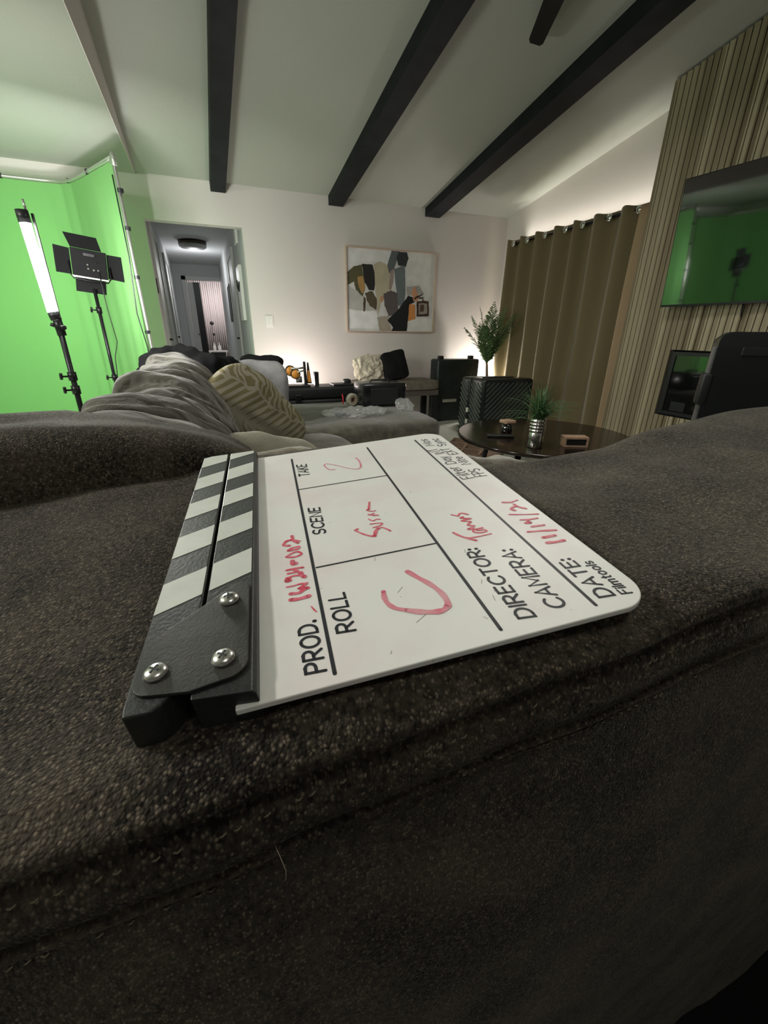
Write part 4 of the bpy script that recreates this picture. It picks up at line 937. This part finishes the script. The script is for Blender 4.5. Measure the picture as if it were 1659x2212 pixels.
# cardboard divider on the floor under the table edge
t = thing('cardboard_divider', 'tan cardboard grid divider lying on the tiles below the table', 'cardboard insert', (2.44, 3.4, 0))
Mg = Matrix.Identity(4); gx = Vector((.40, -.36, 0)).normalized(); gy = Vector((-.40, -.43, 0)).normalized()
Mg = Matrix((gx, gy, Vector((0, 0, 1)))).transposed().to_4x4(); Mg.translation = Vector((2.33, 3.80, 0))
b = MB()
gw, gd = .53, .62
for k in range(4): b.box(0, gw, k*gd/3-.008 if k else 0, k*gd/3+.008, .002, .07, Mg)
for k in range(4): b.box(k*gw/3-.012 if k else 0, k*gw/3+.012, 0, gd, .002, .07, Mg)
b.make('grid', M_['card'], t)
MB().box(0, gw, 0, gd, .001, .006, Mg).make('tray', mat('dark_card', (.20, .14, .09), .85), t)
# tile joints
b = MB()
for x in (-1.8, -.9, 0, .9, 1.8, 2.7): b.box(x-.003, x+.003, .4, BW-.02, .0, .0008)
for y in (1.2, 2.1, 3.0, 3.9, 4.8): b.box(-2.5, RX-.02, y-.003, y+.003, .0, .0008)
o = b.make('trim_3', mat('tile_joint', (.10, .10, .09), .9)); o['kind'] = 'structure'
# ------------------------------------------------------------------ palm and an added uplight behind the cases
t = thing('potted_palm', 'tall green potted palm in the corner beside the curtain', 'potted plant', (3.42, 4.86, 0))
pc = Vector((3.34, 4.74, 0))
MB().lathe([(.11, 0), (.15, .02), (.165, .30), (.15, .30), (.14, .27), (0, .27)], tuple(pc), 28).make('planter', M_['black'], t, True)
MB().tube([pc+Vector((0, 0, .27)), pc+Vector((.0, .02, .55)), pc+Vector((-.02, .03, .74))], [.026, .02, .014], 10).make('trunk', M_['stemb'], t, True)
tops = [(-.08, .05, .60), (.03, .02, .66), (.13, .0, .62), (-.16, .03, .48), (.20, -.05, .55), (-.02, -.14, .52), (.08, .12, .50), (-.20, .06, .34), (.20, .06, .40), (.05, -.18, .42), (-.08, -.10, .58), (.15, -.13, .50), (-.13, -.05, .40), (.10, -.05, .36), (.0, .10, .40), (-.15, -.12, .28), (.17, .10, .28), (.24, -.02, .46)]
for k, (dx, dy, dz) in enumerate(tops):
    b = MB(); p0 = pc+Vector((-.02, .03, .70)); e = Vector((dx, dy, dz)); n = 22; pts = []
    for i in range(n+1):
        s_ = i/n; pts.append(p0+Vector((e.x*1.5*s_**1.3, e.y*1.5*s_**1.3, (e.z+.14)*(s_-.10*s_*s_))))
    b.tube(pts, [.004*(1-.7*i/n) for i in range(n+1)], 5)
    sd = Vector((-e.y, e.x, 0)); sd = sd.normalized() if sd.length > .01 else Vector((1, 0, 0))
    for i in range(2, n+1):
        s_ = i/n; tg = (pts[i]-pts[i-1]).normalized(); L_ = .14*math.sin(math.pi*min(1, s_*.9+.12))+.025
        for q in (-1, 1):
            for rep in (0, 1):
                dr = (sd*q*random.uniform(.55, 1)+tg*random.uniform(.7, 1.1)+Vector((random.uniform(-.2, .2), random.uniform(-.2, .2), 0))).normalized()
                a = pts[i]; m_ = a+dr*L_*.5+Vector((0, 0, .004)); f_ = a+dr*L_-Vector((0, 0, .018)); wv = tg*.007
                b.add([a-wv*.4, a+wv*.4, m_+wv, f_, m_-wv], [(0, 1, 2, 3, 4)])
    fr = b.make('frond', M_['palm'], t)
tag(MB().box(3.745, 3.775, 3.1, 4.9, 2.03, 2.05, bev=.002).make('added_strip', M_['whitepl']), 'thin unseen strip added behind the top of the curtain to brighten the ceiling', 'light strip')  # added body for the strip fill, hidden behind the curtain
t = thing('added_uplight', 'small black floor uplight, unseen, added for the glow in the wall corner behind the palm', 'light', (3.56, 5.02, 0))  # unseen fixture added to go with the corner glow
MB().lathe([(.06, 0), (.065, .01), (.065, .42), (.055, .42), (.05, .30), (0, .30)], (3.53, 5.06, 0), 24).make('added_lamp_body', M_['black'], t, True)
MB().lathe([(0, .36), (.05, .36), (.05, .37), (0, .37)], (3.53, 5.06, 0), 24).make('lens', mat('uplight_lens', (1, 1, 1), .5, emit=(1, .95, .88), estr=25), t)
tag(MB().box(RX-.02, RX, 5.215, 5.25, 1.55, 1.62, bev=.003).make('wall_hook', M_['black']), 'tiny black hook on the wall left of the curtain', 'hook')
tag(MB().box(-1.5, 2.6, -1.8, .30, .001, .012, bev=.004).make('floor_shade_sheet', M_['blackmatte']), 'dark sheet standing in for shade on the floor behind the near sofa back', 'shade sheet')  # dark sheet put in for the darkness behind the sofa
# a pale hair on the sofa back
tag(MB().tube([(-.001, .1135, .8915), (.0012, .1095, .884), (.0024, .1085, .877), (.0020, .1090, .870), (.0008, .1110, .8655)], [.00012, .00018, .0002, .00016, .00008], 6).make('stray_hair', mat('pale_hair', (.55, .45, .35), .5), None, True), 'single pale curved hair clinging to the sofa back', 'hair')
# ------------------------------------------------------------------ film slate
def stroke_font():
    def arc(cx, cy, rx, ry, a0, a1, n=10): return [(cx+rx*math.cos(R(a0+(a1-a0)*i/n)), cy+ry*math.sin(R(a0+(a1-a0)*i/n))) for i in range(n+1)]
    G = {}
    G['P'] = (.58, [[(0, 0), (0, 1), (.30, 1)]+arc(.30, .73, .28, .27, 90, -90)+[(0, .46)]])
    G['R'] = (.62, [[(0, 0), (0, 1), (.30, 1)]+arc(.30, .73, .28, .27, 90, -90)+[(0, .46)], [(.26, .46), (.62, 0)]])
    G['O'] = (.78, [arc(.39, .5, .39, .5, 90, 450, 24)])
    G['D'] = (.66, [[(.24, 0), (0, 0), (0, 1), (.24, 1)]+arc(.24, .5, .42, .5, 90, -90, 14)])
    G['.'] = (.0, [[(0, .02), (.001, .05)]])
    G[':'] = (.0, [[(0, .12), (.001, .15)], [(0, .62), (.001, .65)]])
    G['L'] = (.48, [[(0, 1), (0, 0), (.48, 0)]])
    G['S'] = (.58, [arc(.29, .74, .27, .26, 35, 270, 12)+arc(.29, .25, .29, .25, 90, -145, 12)[1:]])
    G['C'] = (.68, [arc(.40, .5, .40, .5, 45, 315, 20)])
    G['E'] = (.52, [[(.52, 1), (0, 1), (0, 0), (.52, 0)], [(0, .52), (.44, .52)]])
    G['N'] = (.62, [[(0, 0), (0, 1), (.62, 0), (.62, 1)]])
    G['T'] = (.60, [[(0, 1), (.60, 1)], [(.30, 1), (.30, 0)]])
    G['A'] = (.70, [[(0, 0), (.35, 1), (.70, 0)], [(.13, .32), (.57, .32)]])
    G['K'] = (.60, [[(0, 0), (0, 1)], [(.56, 1), (0, .38)], [(.2, .6), (.60, 0)]])
    G['I'] = (.0, [[(0, 0), (0, 1)]])
    G['M'] = (.76, [[(0, 0), (0, 1), (.38, .28), (.76, 1), (.76, 0)]])
    G['F'] = (.50, [[(0, 0), (0, 1), (.50, 1)], [(0, .52), (.42, .52)]])
    G['X'] = (.60, [[(0, 0), (.60, 1)], [(0, 1), (.60, 0)]])
    G['i'] = (.0, [[(0, 0), (0, .66)], [(0, .90), (.001, .93)]])
    G['l'] = (.0, [[(0, 0), (0, 1)]])
    G['m'] = (.70, [[(0, 0), (0, .66)], [(0, .45)]+arc(.175, .48, .175, .18, 170, 0, 8)+[(.35, 0)], [(.35, .45)]+arc(.525, .48, .175, .18, 170, 0, 8)+[(.70, 0)]])
    G['n'] = (.40, [[(0, 0), (0, .66)], [(0, .43)]+arc(.2, .46, .2, .2, 170, 0, 8)+[(.40, 0)]])
    G['t'] = (.30, [[(.13, .92), (.13, .12)]+arc(.25, .12, .12, .12, 180, 270, 5), [(0, .66), (.30, .66)]])
    G['o'] = (.48, [arc(.24, .33, .24, .33, 90, 450, 18)])
    G['s'] = (.36, [arc(.18, .49, .17, .17, 35, 270, 9)+arc(.18, .16, .18, .16, 90, -145, 9)[1:]])
    G['e'] = (.46, [[(.02, .35), (.45, .35)]+arc(.23, .33, .23, .33, 5, 315, 16)])
    G['r'] = (.26, [[(0, 0), (0, .66)], [(0, .40)]+arc(.2, .44, .2, .22, 170, 75, 6)])
    G['a'] = (.44, [arc(.21, .33, .21, .33, 60, 300, 14), [(.44, .66), (.44, 0)], [(.32, .62), (.44, .50)], [(.32, .04), (.44, .16)]])
    G['y'] = (.44, [[(0, .66), (.22, 0)], [(.44, .66), (.16, -.26), (.04, -.28)]])
    G['c'] = (.42, [arc(.24, .33, .24, .33, 50, 310, 14)])
    return G
GL = stroke_font()
def ribbon(b, pts, wd, z, cap=8):
    pts = [Vector(p) for p in pts]; n = len(pts)
    w0 = wd if isinstance(wd, (list, tuple)) else [wd]*n
    V = []
    for i, p in enumerate(pts):
        a = (p-pts[i-1]).normalized() if i else (pts[1]-p).normalized()
        c = (pts[i+1]-p).normalized() if i < n-1 else a
        t_ = (a+c); t_ = t_.normalized() if t_.length > .2 else a
        nn = Vector((-t_.y, t_.x)); k = 1/max(.75, nn.dot(Vector((-a.y, a.x))))
        V += [(p.x+nn.x*w0[i]/2*k, p.y+nn.y*w0[i]/2*k, z), (p.x-nn.x*w0[i]/2*k, p.y-nn.y*w0[i]/2*k, z)]
    b.add(V, [(2*i, 2*i+1, 2*i+3, 2*i+2) for i in range(n-1)])
    ends = [0, n-1]+[i for i in range(1, n-1) if (pts[i]-pts[i-1]).angle(pts[i+1]-pts[i], 0) > .6]
    for e in ends:
        b.add([(pts[e].x+w0[e]/2*math.cos(2*math.pi*k/12), pts[e].y+w0[e]/2*math.sin(2*math.pi*k/12), z) for k in range(12)], [tuple(range(12))])
def smooth_line(pts, k=6):
    P = [Vector(p) for p in pts]
    if len(P) < 3: return P
    out = []
    for i in range(len(P)-1):
        p0 = P[max(i-1, 0)]; p1 = P[i]; p2 = P[i+1]; p3 = P[min(i+2, len(P)-1)]
        for j in range(k):
            t = j/k; out.append(.5*((2*p1)+(p2-p0)*t+(2*p0-5*p1+4*p2-p3)*t*t+(3*p1-p0-3*p2+p3)*t**3))
    return out+[P[-1]]
slate = bpy.data.objects.new('film_slate', None); COL.objects.link(slate); slate.empty_display_size = .05
Rm = Matrix(((0.1175, -0.988, -0.1005), (0.991, 0.1232, -0.0525), (0.0643, -0.0935, 0.9935))).to_4x4()
Rm.translation = Vector((.0027, .1249, .9521))
slate.matrix_world = Rm
tag(slate, 'white film clapper slate with striped sticks lying on the sofa back', 'clapperboard')
ROOT[slate] = Vector((0, 0, 0))
mm = .001
def sc(p): return [(x*mm, y*mm) for x, y in p]
U_, V_ = 279, 177.5
plate_poly = rounded([(0, 10), (0, -V_), (U_, -V_), (U_, 10)], [0, 17, 17, 0], 10)
o = MB().prism(sc(plate_poly), -.003, 0).make('board', M_['acrylic'], slate)
bv = o.modifiers.new('b', 'BEVEL'); bv.width = .0006; bv.segments = 3; bv.limit_method = 'ANGLE'; bv.angle_limit = R(50)
# grid lines
for i, (a, c) in enumerate(LINES):
    b = MB(); ribbon(b, [(a[0]*mm, a[1]*mm), (c[0]*mm, c[1]*mm)], .0017 if i in (0, 3, 4) else .0013, .00012); b.make('rule_line', M_['ink'], slate)
# printed words
for (txt, p0, p1, ptop) in TEXTS:
    p0 = Vector(p0); p1 = Vector(p1); h = abs(ptop[1]-p0.y); gap = .24
    wtot = sum(GL[c][0] for c in txt)+gap*(len(txt)-1)
    Ltot = (p1-p0).length/h; sx = Ltot/wtot
    dx = (p1-p0).normalized(); dy = Vector((-dx.y, dx.x)); sk = (ptop[0]-p0.x)/h*.6
    b = MB(); x = 0
    sw = 1.42 if txt.isupper() and len(txt) > 3 else 1.0
    for ch in txt:
        wd_, strokes = GL[ch]
        for st in strokes:
            q = [p0+dx*((x+a)*sx*h)+dy*(c*h)+dx*(sk*c*h) for a, c in st]
            ribbon(b, [(v.x*mm, v.y*mm) for v in q], (2.0 if ch in '.:' else sw)*mm, .00012)
        x += wd_+gap
    b.make('printed_word', M_['ink'], slate)
# marker handwriting
for key in ('prod', 'scene', 'take', 'roll', 'dir', 'date'):
    b = MB()
    for i, (n_, wd, pts) in enumerate([m for m in MARKS if m[0] == key]):
        q = smooth_line([(x*mm, y*mm) for x, y in pts]); ws = [wd*1.25*mm*(1+.12*math.sin(j*.7+i)) for j in range(len(q))]
        ribbon(b, q, ws, .00020+i*.000004)
    o = b.make('marker_writing', M_['markerlight'] if key in ('take', 'roll') else M_['marker'], slate)
    o['label'] = {'prod': 'red handwritten production code', 'scene': 'red handwritten word in the scene box', 'take': 'red handwritten 2 in the take box', 'roll': 'pink handwritten C in the roll box', 'dir': 'red handwritten name beside director', 'date': 'red handwritten date'}[key]
# faint scuffs
b = MB()
for (x, y, a, l_) in ((22, -68, 1.0, 7), (66, -112, .3, 3), (8, -52, .5, 1.6), (14, -99, -.6, 2), (24, -108, .2, 4), (30, -111, .4, 3), (38, -108, .5, 3), (76, -62, .3, 3), (45, -66, .8, 5), (152, -108, .2, 2)):
    ribbon(b, [(x*mm, y*mm), ((x+l_*math.cos(a))*mm, (y-l_*math.sin(a))*mm)], .00028, .00010)
b.make('scuff_marks', mat('scuff_grey', (.30, .30, .28), .7), slate)
# sticks
def stick(name, poly, z0, z1, mt, bevel=.0012):
    o = MB().prism(sc(poly), z0, z1).make(name, mt, slate)
    bv = o.modifiers.new('b', 'BEVEL'); bv.width = bevel; bv.segments = 3; bv.limit_method = 'ANGLE'; bv.angle_limit = R(30); return o
# lower stick is a grooved block: a profile extruded along its length
zt = .0065
prof = [(.8, 0), (1.2, 4.6), (2.9, zt*1000), (24.6, zt*1000), (24.6, -13), (.6, -13), (.6, -3.2), (9, -3.2), (9, 0)]
n = len(prof); V = []
for u_, in ((1.0,), (283.0,)):
    for y, z in prof: V.append((( u_+(3.2*(y/24) if u_ < 50 else 0))*mm, y*mm, z*mm))
F = [(i, (i+1) % n, (i+1) % n+n, i+n) for i in range(n)]
tri = [(0, 1, 2, 8), (2, 3, 7, 8), (3, 4, 6, 7), (4, 5, 6)]
tri = [(8, 0, 1, 2), (8, 2, 3, 7), (7, 3, 4, 6), (6, 4, 5)]
F += tri+[tuple(k+n for k in f) for f in tri]
lower = mesh('lower_stick', V, F, M_['stickblack'], slate)
bv = lower.modifiers.new('b', 'BEVEL'); bv.width = .0006; bv.segments = 2; bv.limit_method = 'ANGLE'; bv.angle_limit = R(40)
upper = stick('clap_stick', [(3.6, 47.6), (3.2, 38), (5.8, 34.5), (17, 26.4), (283, 26.4), (283, 48.2), (8, 48.2)], -.013, zt, M_['stickblack'], .0010)
def stripe(u0, par, ya, yb):
    e = lambda y: u0+(46.5-y)*.475
    q = [(e(yb), yb), (e(yb)+24.6, yb), (e(ya)+24.6, ya), (e(ya), ya)]
    if any(p[0] > 282.6 for p in q):
        # clip at the far end
        out = []
        for a, c in zip(q, q[1:]+q[:1]):
            if a[0] <= 282.6: out.append(a)
            if (a[0]-282.6)*(c[0]-282.6) < 0:
                s_ = (282.6-a[0])/(c[0]-a[0]); out.append((282.6, a[1]+(c[1]-a[1])*s_))
        q = out
    if len(q) < 3: return
    MB().prism(sc(q), zt-.0001, zt+.00015).make('white_stripe', M_['stickwhite'], par)
for k in range(5):
    stripe(59.4+49*k, upper, 27.2, 47.6)
    stripe(59.4+49*k, lower, 3.6, 24.0)
# hinge plate
hp = rounded([(70.5, 9.5), (68, 4.2), (10.0, 3.9), (7.0, 25), (11.2, 46.4), (38, 46.0), (41, 43.0)], [2, 2, 8, 1, 7, 2, 1], 8)
stick('hinge_plate', hp, zt, zt+.0015, M_['hinge'], .0003)
for (u, y) in ((57.2, 13.2), (19.3, 13.4), (20.0, 38.6)):
    M2 = TR((u*mm, y*mm, zt+.0015))
    o = MB().lathe([(.0046, 0), (.0047, .0007), (.0043, .0015), (.0034, .0022), (.0018, .0027), (0, .00285)], n=36, M=M2).make('screw_head', M_['steel'], slate, True)
    b = MB()
    for a in (38, 128): b.box(-.0021, .0021, -.00042, .00042, .0018, .00292, M2 @ Matrix.Rotation(R(a+u), 4, 'Z'), bev=.0001)
    b.make('cross_slot', M_['ink'], o)
